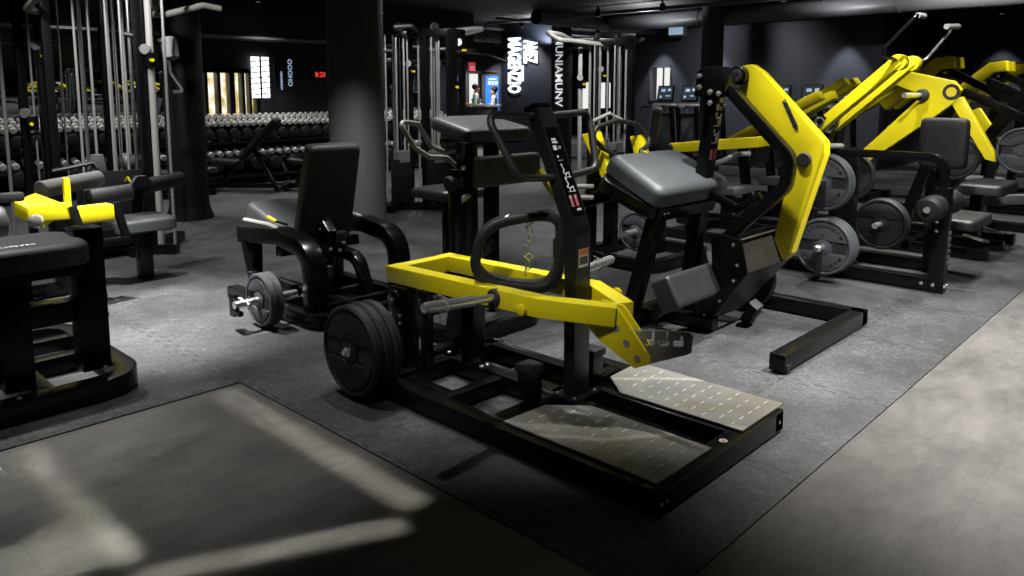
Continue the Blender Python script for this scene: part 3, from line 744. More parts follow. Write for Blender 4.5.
# foot plate: bent sheet
prof = [(2.14,.615),(2.165,.60),(2.095,.42),(2.32,.085)]
b = B()
for (ya,za),(yb,zb) in zip(prof, prof[1:]): b.slab([(4.26,ya,za),(4.86,ya,za),(4.86 if zb > .2 else 4.66,yb,zb),(4.26 if zb > .2 else 4.27,yb,zb)], (0,.012,.006))
b.obj('foot_plate', 'footdark', rk, .002, 'bent dark metal foot plate')
B().prism([(2.14,.615),(2.095,.42),(2.32,.085),(2.42,.09),(2.33,.42),(2.34,.60),(2.29,.64)], 'x', 4.245, 4.26).obj('side_flange', 'black', rk, .003)
b = B().bolts([(4.245,2.19,.58),(4.245,2.16,.46),(4.245,2.18,.36),(4.245,2.27,.22),(4.245,2.37,.11)], (-1,0,0), .011, .008); b.objs('flange_bolt', 'chrome', rk, 0)
B().beam([(4.56,2.24,.0+F0+.02),(4.50,2.15,.17)], .07, .07, up=(1,0,0)).obj('bumper_stub', 'rubber', rk, .006)
# torso pad on its frame
ra = Matrix.Rotation(.42, 3, 'X')
pc = V(4.33,2.73,.935)
B().pad(pc+ra@V(0,0,.02), .88, .50, .14, ra, .055, .09, 5, .86).obj('torso_pad', 'padgrey', rk, 0, 'smooth grey flat torso pad')
fr = [pc+ra@V(.30,-.235,-.085),pc+ra@V(-.40,-.235,-.085),pc+ra@V(-.46,.20,-.085),pc+ra@V(.30,.20,-.085)]
B().beam(fr, .05, .085, up=ra@V(0,0,1), r=.13).obj('pad_frame', 'black', rk, .006)
B().slab([pc+ra@V(-.02,.20,.09),pc+ra@V(.02,.20,.09),pc+ra@V(.02,.235,.09),pc+ra@V(-.02,.235,.09)], (0,0,-.02)).obj('pad_clip', 'yellow', rk, .003)
B().bolts([pc+ra@V(-.34,-.262,-.07),pc+ra@V(-.30,-.262,-.07)], ra@V(0,-1,0), .008, .006).objs('frame_bolt', 'chrome', rk, 0)
# knee pad
rb = Matrix.Rotation(math.radians(62), 3, 'X')
B().pad((4.02,2.36,.33), .52, .20, .13, rb, .018, .02, 3).obj('knee_pad', 'pad', rk, 0)
b = B().beam([(4.08,2.40,.32),(4.08,2.62,F0+.09),(4.08,2.72,F0+.09)], .07, .06); b.box(3.97,2.42,.27,4.2,2.46,.40); b.obj('knee_pad_bracket', 'black', rk, .004)
# brace from column to inner arm
b = B().beam([(4.53,2.56,.86),(4.50,2.30,.76),(4.52,2.16,.86)], .05, .05, up=(1,0,0)); b.obj('link_brace', 'black', rk, .004)
B().beam([(4.53,2.66,.60),(5.02,2.76,.10)], .06, .06).obj('rear_brace', 'black', rk, .005)
B().cyl((4.97,2.42,.26), (4.80,2.42,.26), .0245).obj('storage_horn', 'chrome', rk, 0)
B().box(4.98,2.36,F0+.1,5.06,2.48,.34).obj('horn_post', 'black', rk, .005)
q = dup(pd, (4.84, 2.42, .245), 0, 'dark weight plate stored low behind the bent foot plate', 'spare')
del q['group']
B().tube([(4.62,2.55,1.02),(4.85,2.50,1.08),(4.95,2.46,1.08)], .016, 10).obj('side_grip', 'greytube', rk, 0)
# ---------------------------------------------------------------- seated leg machine with arched side frames (seen from behind)
le = thing('leg_extension_machine', 'black seated leg machine with arched side frames and tall backrest before the grey column', 'gym machine', (2.95, 4.5, F0))
B().beam([(2.56,5.25,F0+.055),(2.56,4.07,F0+.055),(3.34,4.07,F0+.055),(3.34,5.25,F0+.055)], .085, .085, r=.20, n=8).obj('base_ring', 'black', le, .006)
b = B()
for y in (4.32, 4.62, 4.95): b.box(2.60,y,F0+.02,3.30,y+.06,F0+.085)
b.box(2.90,4.10,F0+.015,2.98,5.3,F0+.08); b.obj('base_bars', 'black', le, .005)
for x in (2.62, 3.30):
    B().beam([(x,4.24,F0+.09),(x,4.24,.50),(x,4.62,.545),(x,5.15,.495)], .11, .12, up=(1,0,0), r=.26, n=9).obj('arched_frame', 'black', le, .008)
    B().beam([(x,5.00,.49),(x,5.02,F0+.09)], .07, .08, up=(1,0,0)).obj('front_leg', 'black', le, .006)
    B().tube([(x-.02,5.10,.60),(x-.02,4.76,.605),(x-.02,4.66,.595),(x-.02,4.66,.55)], .016, 10, r=.05).obj('side_handle', 'greytube', le, 0)
rb = rotx(math.radians(-74))
B().pad((2.97,4.60,.81), .44, .70, .09, rotx(math.radians(105)), .028, .05, 4, .93).obj('backrest', 'padmid', le, 0)
R_ = rotx(math.radians(105))
bk = lambda u, v, w=-.052: V(2.97,4.60,.81) + R_ @ V(u, v, w)
b = B().slab([bk(-.165,-.29),bk(.165,-.29),bk(.15,.29),bk(-.15,.29)], R_ @ V(0,0,-.008)); b.obj('back_board', 'matte', le, .003)
b = B().bolts([bk(-.11,.17,-.06),bk(.11,.17,-.06),bk(-.1,-.15,-.06),bk(.1,-.15,-.06)], R_ @ V(0,0,-1), .010, .006); b.objs('bolt', 'steel', le, 0)
B().slab([bk(-.085,.245,-.0605),bk(.085,.245,-.0605),bk(.085,.255,-.0605),bk(-.085,.255,-.0605)], R_ @ V(0,0,-.003)).obj('board_slot', 'columngrey', le, 0)
B().pad((2.93,4.98,.545), .46, .74, .13, rotx(.26), .035, .07, 4, .9).obj('seat', 'padmid', le, 0)
b = B().box(2.88,4.66,F0+.08,2.99,4.80,.50); b.box(2.82,4.52,.36,3.05,4.62,.46); b.prism([(4.55,.30),(4.50,.55),(4.62,.66),(4.85,.50),(4.80,.30)], 'x', 2.90, 2.97)
b.obj('seat_post', 'black', le, .008)
B().beam([(2.64,4.72,.42),(3.28,4.72,.42)], .07, .07).obj('cross_beam', 'black', le, .006)
B().beam([(3.06,4.62,.38),(3.06,4.38,.36),(3.06,4.28,.12)], .075, .07, up=(1,0,0), r=.14).obj('rear_arch', 'black', le, .006)
b = B().bolts([(2.82,4.54,.44),(2.82,4.60,.38),(2.90,4.6,.56),(2.90,4.55,.36),(2.577,4.3,.2),(2.577,4.3,.3)], (-1,0,0), .016, .014); b.bolts([(2.92,4.515,.42),(3.0,4.52,.40),(3.03,4.52,.45)], (0,-1,0), .014, .012); b.objs('frame_bolt', 'chrome', le, 0)
h = B().tube([(2.70,4.70,.60),(2.70,4.85,.605)], .009, 8).obj('adjust_lever', 'black', le, 0)
B().lathe((2.70,4.84,.605), (-.1,1,.25), [(0,.011),(.02,.014),(.09,.013),(.1,.008),(.1,0)], 14).obj('lever_grip', 'yellow', h, 0)
B().beam([(2.575,4.44,.19),(2.575,4.98,.24),(2.575,5.05,.46)], .03, .06, up=(1,0,0)).obj('weight_arm', 'black', le, .005)
B().cyl((2.60,4.44,.19),(2.17,4.44,.19), .024, 16).obj('weight_horn', 'chrome', le, 0)
b = B().box(2.19,4.49,.10,2.23,4.55,.24); b.box(2.18,4.40,.12,2.21,4.52,.15); b.obj('horn_bracket', 'black', le, .004)
B().tube([(2.27,4.44,.225),(2.25,4.47,.19),(2.27,4.44,.155),(2.25,4.41,.19),(2.23,4.47,.215),(2.22,4.52,.22)], .006, 6).obj('spring_clip', 'chrome', le, 0)
pm = make_plate(.172, .045, 'plate', 'ink', 'outer grey weight plate on the chrome horn of the arched leg machine', 'plates on the leg machine', False)
pm.location = (2.33, 4.44, .19)
q = dup(pm, (2.378, 4.44, .19), 0, 'inner grey weight plate next to the arched leg frame', 'plates on the leg machine')
# ---------------------------------------------------------------- bench at the left edge
ln = thing('bench_machine', 'black bench machine with lettered flat pad cut off by the left picture edge', 'gym machine', (.9, 4.2, F0))
B().pad((.60,4.19,.735), 1.30, .47, .115, rotx(0), .035, .12, 5).obj('bench_pad', 'padmid', ln, 0)
letters([('TECHNOGYM', .052, (.865,4.06,.7945), (1,0,0), (0,1,0), .0014)], 'lettering', 'print', ln)
B().box(.0,3.98,.635,1.2,4.40,.678).obj('pad_board', 'matte', ln, .006)
B().beam([(.2,3.94,F0+.06),(1.40,3.94,F0+.06),(1.40,5.1,F0+.06),(.2,5.1,F0+.06)], .10, .095, r=.20, n=9).obj('base_ring', 'black', ln, .008)
b = B().box(.2,4.45,F0+.02,1.36,4.53,F0+.1); b.box(.95,3.98,F0+.02,1.05,5.05,F0+.10); b.box(.5,4.8,F0+.02,1.36,4.87,F0+.1); b.obj('base_bars', 'black', ln, .006)
B().box(.86,4.07,F0+.09,.99,4.19,.64).obj('front_post', 'black', ln, .008)
B().box(.52,4.3,F0+.09,.62,4.42,.64).obj('rear_post', 'black', ln, .008)
B().box(1.21,4.12,F0+.09,1.345,4.26,.83).obj('end_post', 'black', ln, .01)
B().box(.62,4.16,.36,1.22,4.26,.47).obj('cross_beam', 'black', ln, .006)
B().box(.98,4.30,.47,1.06,4.40,.64).obj('pad_support', 'black', ln, .006)
b = B().bolts([(1.345,4.18,.46),(1.345,4.18,.36)], (1,0,0), .014, .018); b.objs('bolt', 'black', ln, 0)
b = B().bolts([(1.30,4.08,F0+.108),(1.02,3.95,F0+.108),(.88,3.93,F0+.108)], (0,0,1), .012, .01); b.objs('frame_bolt', 'chrome', ln, 0)
B().tube([(.98,4.72,F0+.2),(1.15,4.72,F0+.215)], .014, 8).obj('foot_bar', 'steel', ln, 0)
B().tube([(1.15,4.72,F0+.215),(1.22,4.72,F0+.22)], .016, 8).obj('bar_tip', 'yellow', ln, 0)
B().cyl((1.26,4.28,.80),(1.30,4.22,.81), .02).obj('end_knob', 'greytube', ln, 0)
# ---------------------------------------------------------------- yellow-armed machine with small seat behind the bench
lb = thing('prone_curl_machine', 'black machine with yellow bracket arm, foam rollers and small square seat behind the left bench', 'gym machine', (2.0, 6.3, F0))
B().pad((2.32,6.28,.475), .46, .42, .10, rotz(.0), .03, .08, 4).obj('seat', 'padmid', lb, 0)
B().box(2.32,6.30,F0,2.42,6.40,.46).obj('seat_post', 'black', lb, .006)
b = B().box(1.3,6.2,F0+.02,1.95,6.28,F0+.10); b.box(1.3,5.7,F0+.02,1.4,6.9,F0+.1); b.box(1.85,6.25,F0+.02,1.95,7.6,F0+.1); b.obj('base_frame', 'black', lb, .006)
B().box(1.70,6.2,F0+.1,1.82,6.32,.62).obj('main_post', 'black', lb, .008)
B().box(1.62,6.16,.40,2.3,6.26,.47).obj('seat_beam', 'black', lb, .006)
b = B().slab([(1.42,6.05,.76),(1.60,6.22,.79),(1.72,6.10,.72),(1.54,5.86,.68)], (0,0,-.10)); b.obj('arm_hood', 'yellow', lb, .01)
b = B(); b.beam([(1.48,5.95,.675),(1.72,5.86,.685)], .12, .11); b.obj('swing_arm', 'yellow', lb, .012)
B().beam([(1.70,5.72,.665),(1.93,5.72,.67)], .13, .115).obj('arm_box', 'yellow', lb, .014)
B().box(1.72,5.98,.70,1.76,6.03,.90).obj('range_pin', 'yellow', lb, .008)
B().beam([(1.66,5.66,.74),(1.72,5.60,.44),(1.74,5.75,.42)], .06, .05, up=(1,0,0)).obj('roller_arm', 'black', lb, .006)
B().beam([(1.955,5.72,.73),(2.02,5.70,.44)], .05, .05, up=(1,0,0)).obj('roller_strut', 'black', lb, .006)
B().beam([(1.72,5.64,.47),(2.02,5.70,.46)], .05, .05).obj('roller_bar', 'black', lb, .006)
B().lathe((1.46,5.70,.66), (-.55,-.8,0), [(0,.045),(.03,.045),(.035,.036),(.035,0)], 20).obj('pivot_cap', 'chrome', lb, 0)
for a, c, m_, nm in (((1.66,6.35,.79),(2.16,6.62,.815),'foam','foam_roller'), ((1.92,6.15,.725),(2.24,6.2,.735),'pad','thigh_roller'), ((2.50,6.62,.72),(2.86,6.72,.75),'pad','foot_roller')):
    d = V(*c)-V(*a); B().lathe(a, d, [(0,.03),(.004,.058),(.012,.064),(d.length-.012,.064),(d.length-.004,.058),(d.length,.03)], 22).obj(nm, m_, lb, 0)
B().tube([(2.1,6.5,.73),(2.55,6.64,.735)], .018, 10).obj('roller_axle', 'chrome', lb, 0)
B().beam([(2.40,6.55,.46),(2.44,6.58,.74)], .06, .06, up=(1,0,0)).obj('roller_post', 'black', lb, .005)
B().prism([(2.30,.735),(2.37,.83),(2.44,.83),(2.52,.735)], 'y', 6.40, 6.46).obj('tag_plate', 'plate', lb, .004)
# padded roll and arm rest at the frame edge
lr = thing('roller_pad_machine', 'black thick roll pad on short post at the left picture edge', 'gym machine', (.9, 5.6, F0))
B().lathe((.4,5.45,.70), (1,.12,0), [(0,.06),(.01,.10),(.03,.115),(.80,.115),(.84,.10),(.86,.05),(.86,0)], 28).obj('roll_pad', 'pad', lr, 0)
b = B().box(.85,5.45,F0+.1,.97,5.55,.62); b.box(.6,5.3,F0+.01,1.05,5.7,F0+.1); b.obj('post', 'black', lr, .008)
B().box(.45,5.75,.79,1.42,5.85,.85).obj('arm_rest', 'pad', lr, .02)
B().box(.9,5.74,F0+.1,.98,5.86,.79).obj('arm_post', 'black', lr, .006)
# ---------------------------------------------------------------- padded standing machine right behind the squat machine
pr = thing('standing_curl_machine', 'black standing machine with tilted top pad, block pad and looped grey handles', 'gym machine', (3.3, 3.5, F0))
B().pad((3.46,3.58,1.27), .58, .40, .085, rotx(.20), .03, .05, 4, .9).obj('top_pad', 'padmid', pr, 0)
B().pad((3.47,3.375,1.015), .58, .19, .13, rotx(math.radians(84)), .025, .03, 3).obj('front_pad', 'padmid', pr, 0)
B().box(2.93,3.24,F0+.02,2.985,3.30,1.06).obj('slim_post', 'black', pr, .005)
B().box(3.13,3.36,F0+.02,3.23,3.45,1.20).obj('main_post', 'black', pr, .008)
B().box(3.60,3.62,F0+.02,3.68,3.70,1.20).obj('rear_post', 'black', pr, .008)
b = B().box(3.20,3.44,1.17,3.72,3.68,1.21); b.box(3.18,3.42,.94,3.66,3.47,1.10); b.obj('pad_bracket', 'black', pr, .005)
B().beam([(2.96,3.24,F0+.05),(3.6,3.24,F0+.05),(3.78,3.45,F0+.05),(3.78,3.9,F0+.05),(2.96,3.9,F0+.05)], .08, .08, r=.16, closed=True).obj('base_ring', 'black', pr, .006)
B().beam([(2.96,3.28,.48),(3.64,3.66,.48)], .07, .08).obj('cross_beam', 'black', pr, .006)
B().tube([(3.25,3.50,1.035),(3.168,3.5,1.055),(3.103,3.5,1.105),(2.98,3.52,1.115),(2.90,3.55,1.17),(2.82,3.58,1.30),(2.85,3.60,1.325),(2.98,3.62,1.31),(3.10,3.65,1.17),(3.20,3.62,1.125),(3.26,3.55,1.145)], .0155, 10, r=.04).obj('loop_handle', 'greytube', pr, 0)
B().tube([(3.20,3.40,.88),(2.98,3.27,.86)], .02, 10).obj('side_tube', 'steel', pr, 0)
b = B().bolts([(3.13,3.38,1.05),(3.13,3.42,.9),(2.93,3.27,.98),(2.93,3.27,.50)], (-1,0,0), .014, .012); b.objs('bolt', 'chrome', pr, 0)
B().lathe((2.93,3.27,.98), (-1,0,0), [(-.06,.04),(.02,.045),(.03,.035),(.03,0)], 18).obj('pivot_cap', 'matte', pr, 0)
B().pad((3.62,4.05,.80), .44, .40, .07, None, .025, .06, 3).obj('seat', 'pad', pr, 0)
B().box(3.58,4.02,F0+.02,3.66,4.10,.77).obj('seat_post', 'black', pr, .005)
# small yellow pin lever behind the column
B().beam([(3.72,3.3,1.0),(3.86,3.1,.62)], .035, .045, up=(1,0,0)).obj('yellow_lever', 'yellow', pr, .004)
# ---------------------------------------------------------------- yellow-backed machine behind the grey torso pad
yb = thing('yellow_back_machine', 'machine with two upright yellow plates and curled grey handlebar behind the grey torso pad', 'gym machine', (5.8, 4.3, F0))
B().prism([(4.26,1.13),(4.10,1.16),(3.92,.74),(4.05,.60),(4.30,.50),(4.32,.44),(3.98,.50),(3.80,.70),(3.84,.98)][:5]+[(4.34,.45),(3.92,.58)], 'x', 5.36, 5.44).obj('back_plate', 'yellow', yb, .008)
B().prism([(4.05,1.10),(3.94,1.12),(3.82,.78),(3.93,.72)], 'x', 5.80, 5.88).obj('back_plate', 'yellow', yb, .008)
B().tube([(5.58,3.90,.80),(5.52,3.95,.93),(5.33,4.0,1.02),(5.19,4.0,1.115),(5.235,4.0,1.20),(5.49,3.98,1.255),(5.76,3.95,1.22),(5.90,3.90,1.085),(5.82,3.87,1.02),(5.68,3.85,.985),(5.69,3.80,.80)], .021, 12, r=.05).obj('curled_handlebar', 'grip', yb, 0)
B().beam([(5.3,4.25,F0+.06),(5.3,3.45,F0+.06),(6.2,3.45,F0+.06),(6.2,4.25,F0+.06)], .09, .09, r=.16, closed=True, n=8).obj('base_ring', 'black', yb, .006)
b = B().box(5.62,3.6,F0+.1,5.74,3.74,.72); b.box(5.62,4.1,F0+.1,5.72,4.2,.6); b.box(5.38,3.85,.58,5.86,3.95,.68); b.box(5.5,3.84,.66,5.76,3.94,.84); b.obj('main_frame', 'black', yb, .006)
B().pad((5.62,4.42,.55), .42, .42, .08, None, .03, .06, 3).obj('seat', 'padmid', yb, 0)
B().box(5.58,4.3,F0+.1,5.66,4.38,.52).obj('seat_post', 'black', yb, .005)
for z_ in (.58, .68): B().tube([(5.2,4.25,z_),(5.34,4.1,z_)], .022, 10).obj('grey_peg', 'greytube', yb, 0)
B().cyl((5.62,3.67,.33),(5.22,3.67,.33), .0245).obj('weight_horn', 'chrome', yb, 0)
q = dup(pm, (5.36, 3.67, .33), 0, 'grey weight plate under the grey torso pad on the yellow-backed machine'); del q['group']
for x, y0, y1 in ((5.42,3.3,3.9),):
    pass
# ---------------------------------------------------------------- machines in the row behind, seen past the kickback machine
def row_machine(name, label, x, y, arm, rise, seat=True, back=True):
    """plate-loaded machine: base, post, pair of yellow arms, seat, back pad"""
    t = thing(name, label, 'gym machine', (x, y, F0))
    b = B().box(x-.45,y-.6,F0+.01,x-.36,y+.6,F0+.1); b.box(x+.36,y-.6,F0+.01,x+.45,y+.6,F0+.1); b.box(x-.4,y+.1,F0+.02,x+.4,y+.2,F0+.1); b.box(x-.4,y-.55,F0+.02,x+.4,y-.47,F0+.1)
    b.obj('base_frame', 'black', t, .006)
    B().beam([(x,y+.16,F0+.1),(x,y+.28,.95)], .09, .10, up=(1,0,0)).obj('main_post', 'black', t, .006)
    for s in (-.22, .22):
        B().beam([(x+s,y+.30,.92),(x+s,y+.30-arm*.55,.92+rise*.55),(x+s*.8,y+.30-arm,.92+rise)], .10, .155, up=(1,0,0)).obj('swing_arm', 'yellow', t, .01)
        B().lathe((x+s-.06*(1 if s < 0 else -1)*1.0,y+.30,.92), (-1 if s < 0 else 1,0,0), [(-.02,.045),(.02,.045),(.026,.036),(.026,0)], 18).obj('pivot_cap', 'ink', t, 0)
        B().cyl((x+s,y+.30-arm*.55,.92+rise*.5),(x+s*2.4,y+.30-arm*.55,.94+rise*.5), .024, 12).obj('weight_horn', 'chrome', t, 0)
    B().beam([(x-.24,y+.30,.92),(x+.24,y+.30,.92)], .08, .08).obj('pivot_beam', 'black', t, .005)
    if seat:
        B().pad((x,y-.22,.50), .40, .42, .085, rotx(-.06), .03, .06, 3, .9).obj('seat', 'padmid', t, 0)
        B().box(x-.045,y-.26,F0+.1,x+.045,y-.17,.47).obj('seat_post', 'black', t, .005)
    if back:
        B().pad((x,y+.02,.98), .34, .62, .09, rotx(math.radians(97)), .03, .06, 3).obj('back_pad', 'pad', t, 0)
    return t
c1 = row_machine('chest_press_machine', 'machine with low flat yellow arms left of the slanted black post', 7.25, 4.05, .95, .10, True, False)
B().pad((7.05,4.60,1.13), .30, .44, .11, rotz(.6) @ rotx(math.radians(96)), .03, .06, 3).obj('head_pad', 'pad', c1, 0, 'tall black pad')
B().box(7.0,4.58,.4,7.1,4.66,1.0).obj('pad_post', 'black', c1, .005)
c2 = row_machine('shoulder_press_machine', 'machine with rising yellow arms seen through the bent yellow swing arm', 8.4, 4.0, 1.0, .55, True, True)
c3 = row_machine('incline_press_machine', 'machine with short rising yellow arms behind the bent yellow swing arm top', 9.9, 4.4, 1.1, .72, True, True)
c4 = row_machine('row_press_machine', 'machine with yellow arm and badge slot far behind the kickback machine', 11.2, 4.2, 1.2, .78, False, True)
# ---------------------------------------------------------------- pulldown machine with long twin yellow arms
r1 = thing('pulldown_machine', 'black machine with long twin yellow arms raised to two high handles', 'gym machine', (6.35, 2.1, F0))
b = B().box(6.25,1.55,F0+.01,6.35,3.1,F0+.105); b.box(6.95,1.75,F0+.01,7.05,3.1,F0+.105); b.box(6.25,3.0,F0+.01,7.05,3.1,F0+.105); b.box(6.30,2.35,F0+.02,7.0,2.44,F0+.10)
b.obj('base_frame', 'black', r1, .006)
B().box(6.245,1.53,F0,6.355,1.64,.80).obj('front_post', 'black', r1, .008)
b = B()
for k in range(6): b.box(6.29,1.524,.22+.045*k,6.355,1.535,.245+.045*k)
b.objs('height_notch', 'plate', r1, .001)
b = B().bolts([(6.265,1.53,F0+.05),(6.33,1.53,F0+.05)], (0,-1,0), .013, .01); b.bolts([(6.245,1.60,F0+.06),(6.245,1.68,F0+.06),(6.245,1.6,.55),(6.245,1.6,.48)], (-1,0,0), .013, .01); b.objs('bolt', 'chrome', r1, 0)
B().beam([(6.30,2.55,1.02),(6.30,1.585,1.02),(6.30,1.585,.76)], .06, .06, up=(1,0,0), r=.28, n=9).obj('curved_bar', 'black', r1, .008)
for x0, x1 in ((5.97,6.20), (6.40,6.63)):
    B().lathe((x0,1.60,.665), (1,0,0), [(0,.03),(.005,.07),(.03,.092),(.2,.092),(.225,.07),(.23,.03)], 26).obj('thigh_roller', 'matte', r1, 0)
B().cyl((5.955,1.60,.665),(6.64,1.60,.665), .022, 14).obj('roller_axle', 'chrome', r1, 0)
B().pad((6.95,1.62,.475), .62, .36, .085, None, .03, .06, 3).obj('seat', 'pad', r1, 0)
B().box(6.85,1.75,F0+.1,6.95,1.85,.44).obj('seat_post', 'black', r1, .006)
B().beam([(6.60,2.78,F0+.10),(6.50,2.62,.70),(6.36,2.50,1.20)], .13, .11, up=(0,1,0)).obj('rear_mast', 'black', r1, .008)
for x in (6.18, 6.50):
    B().beam([(x,2.56,1.14),(x,2.44,1.31)], .05, .075, up=(1,0,0)).obj('pivot_bracket', 'black', r1, .01)
    B().lathe((x-.026,2.47,1.265), (-1,0,0), [(0,.040),(.012,.040),(.016,.030),(.008,.024),(.008,0)], 20).obj('pivot_cap', 'steel', r1, 0)
    s = 1 if x > 6.3 else -1
    B().beam([(x+.05,2.52,1.20),(x+.05,1.92,1.74)], .085, .13, up=(1,0,0)).obj('pull_arm', 'yellow', r1, .014)
    B().lathe((x+.005,1.93,1.72), (1,0,0), [(0,.06),(.09,.06)], 22).obj('arm_end', 'yellow', r1, .006)
B().tube([(6.24,1.93,1.73),(5.98,1.96,1.76),(5.96,1.95,1.82),(6.0,1.77,2.03),(6.03,1.76,2.04)], .014, 10, r=.04).obj('pull_handle', 'black', r1, 0)
B().tube([(6.02,1.76,2.04),(6.13,1.75,2.04)], .02, 12).obj('handle_grip', 'foam', r1, 0)
B().tube([(6.55,1.90,1.72),(6.63,1.86,1.75),(6.66,1.72,1.95),(6.64,1.70,1.985)], .012, 10, r=.04).obj('pull_handle', 'steel', r1, 0)
B().tube([(6.55,1.71,1.99),(6.74,1.68,2.0)], .022, 12).obj('handle_grip', 'foam', r1, 0)
for (x0, x1, y, z_) in ((6.5,5.86,2.32,.30), (6.4,5.88,2.36,.80)):
    B().cyl((x0,y,z_),(x1,y,z_), .0245, 18).obj('storage_horn', 'chrome', r1, 0)
    B().lathe((x1,y,z_), (-1,0,0), [(-.004,.03),(.01,.028),(.022,.016),(.022,0)], 18).obj('horn_tip', 'chrome', r1, 0)
B().tube([(6.45,2.40,1.06),(6.0,2.36,1.08)], .024, 12).obj('arm_horn', 'greytube', r1, 0)
for z_ in (.30, .80): B().slab([(5.925,2.305,z_+.02),(5.925,2.345,z_+.02),(5.925,2.345,z_-.19),(5.925,2.325,z_-.21),(5.925,2.305,z_-.19)], (-.014,0,0)).obj('rubber_tab', 'ink', r1, .003)
b = B().box(6.42,2.27,F0+.1,6.52,2.42,1.05); b.obj('horn_post', 'black', r1, .006)
pg_ = make_plate(.225, .05, 'plate', 'ink', 'grey lettered weight plate facing us low beside the bent yellow arm', 'plates on the pulldown storage')
pg_.location = (5.95, 2.32, .30)
dup(pg_, (6.005, 2.32, .30), 0, 'second plate tight behind the grey lettered plate by the bent yellow arm', 'plates on the pulldown storage')
dup(pg_, (6.06, 2.32, .30), 0, 'third plate in the low stack behind the grey lettered plate', 'plates on the pulldown storage')
q = dup(pg_, (5.97, 2.36, .80), 0, 'upper grey weight plate beside the elbow of the bent yellow arm', 'plates on the pulldown storage')
dup(q, (6.025, 2.36, .80), 0, 'plate behind the upper grey plate near the yellow elbow', 'plates on the pulldown storage')
pk = make_plate(.21, .05, 'platedark', 'recess', 'black weight plate low in the shade right of the grey lettered plate', 'dark plates right of the pulldown', False)
pk.location = (6.62, 2.12, .42)
dup(pk, (6.68, 2.12, .42), 0, 'second black plate behind the shaded low black plate', 'dark plates right of the pulldown')
dup(pk, (6.78, 2.45, .78), 0, 'black plate hanging behind the curved black bar', 'dark plates right of the pulldown')
B().cyl((6.5,2.12,.42),(6.95,2.12,.42), .0245).obj('storage_horn', 'chrome', r1, 0)
B().cyl((6.5,2.45,.78),(6.95,2.45,.78), .0245).obj('storage_horn', 'chrome', r1, 0)
B().box(6.5,2.3,F0+.1,6.6,2.5,.9).obj('horn_post', 'black', r1, .006)
# ---------------------------------------------------------------- row machine with hooked yellow arm
r2 = thing('low_row_machine', 'machine with broad yellow arm hinged at a round dark hole', 'gym machine', (7.9, 2.1, F0))
b = B().box(7.72,1.56,F0+.01,7.81,3.0,F0+.10); b.box(8.3,1.56,F0+.01,8.39,3.0,F0+.10); b.box(7.72,2.9,F0+.01,8.39,3.0,F0+.1); b.box(7.72,2.2,F0+.02,8.39,2.28,F0+.1); b.obj('base_frame', 'black', r2, .006)
b = B()
b.prism([(2.80,.86),(2.70,.80),(2.10,1.28),(1.96,1.40),(1.90,1.52),(1.97,1.60),(2.48,1.72),(2.50,1.62),(2.28,1.52),(2.34,1.40)][:7]+[(2.50,1.70),(2.50,1.58),(2.20,1.46)], 'x', 7.90, 7.98); b.obj('hooked_arm', 'yellow', r2, .012)
B().prism([(2.90,.86),(2.80,.80),(2.20,1.28),(2.06,1.40),(2.00,1.52),(2.10,1.58),(2.34,1.45)], 'x', 8.24, 8.32).obj('hooked_arm', 'yellow', r2, .012)
B().lathe((7.905,1.985,1.50), (-1,0,0), [(0,.075),(.008,.072),(.008,.045),(-.01,.042),(-.01,0)], 24).obj('hinge_eye', 'ink', r2, 0)
B().prism([(2.0,1.42),(1.90,1.46),(1.62,.98),(1.60,.88),(1.68,.90)], 'x', 7.92, 8.0).obj('link_arm', 'yellow', r2, .008)
B().cyl((7.9,2.22,1.47),(7.55,2.28,1.47), .024, 14).obj('weight_horn', 'chrome', r2, 0)
B().lathe((7.9,2.22,1.47), (-1,.1,0), [(0,.06),(.05,.055),(.06,.03)], 18).obj('collar', 'rubber', r2, 0)
B().pad((7.05,1.80,1.08), .36, .42, .09, roty(math.radians(-88)) @ rotz(PI/2), .03, .06, 3).obj('chest_pad', 'matte', r1, 0)
B().box(7.11,1.78,F0+.02,7.19,1.86,1.05).obj('chest_post', 'black', r1, .006)
B().pad((8.05,1.66,.64), .66, .36, .10, None, .03, .06, 3).obj('seat', 'pad', r2, 0)
B().box(8.02,1.70,F0+.1,8.12,1.8,.6).obj('seat_post', 'black', r2, .006)
B().beam([(8.42,2.0,1.50),(8.42,1.36,1.20)], .08, .09, up=(1,0,0)).obj('upper_beam', 'black', r2, .008)
B().beam([(8.46,2.5,F0+.1),(8.42,2.05,1.54)], .10, .10, up=(1,0,0)).obj('mast', 'black', r2, .008)
for (y, x) in ((1.62,7.80),(1.62,8.38)):
    B().slab([(x-.02,y,.19),(x+.16,y-.02,.16),(x+.16,y+.14,.20),(x-.02,y+.16,.23)], (0,0,-.02)).obj('foot_plate', 'footsteel', r2, .003)
# ---------------------------------------------------------------- big diagonal black beam machine at the right edge
r3 = thing('diagonal_beam_machine', 'machine with thick black diagonal beam rising out of the right picture edge', 'gym machine', (9.0, 1.9, F0))
b = B().box(8.78,1.56,F0+.01,8.88,3.0,F0+.10); b.box(9.6,1.4,F0+.01,9.7,3.0,F0+.10); b.box(8.78,2.9,F0+.01,9.7,3.0,F0+.1); b.box(8.78,1.9,F0+.01,9.7,2.0,F0+.1); b.obj('base_frame', 'black', r3, .006)
B().beam([(9.0,2.22,.52),(9.0,1.50,1.62)], .12, .17, up=(1,0,0)).obj('diagonal_beam', 'black', r3, .012)
B().beam([(8.95,1.95,.10),(8.95,1.78,1.0)], .09, .09, up=(1,0,0)).obj('support_post', 'black', r3, .008)
B().beam([(8.6,2.0,.42),(8.9,1.5,.46)], .12, .09).obj('seat_rail', 'plate', r3, .008)
B().beam([(9.08,1.95,1.60),(9.08,1.42,1.36)], .09, .10, up=(1,0,0)).obj('upper_beam', 'black', r3, .008)
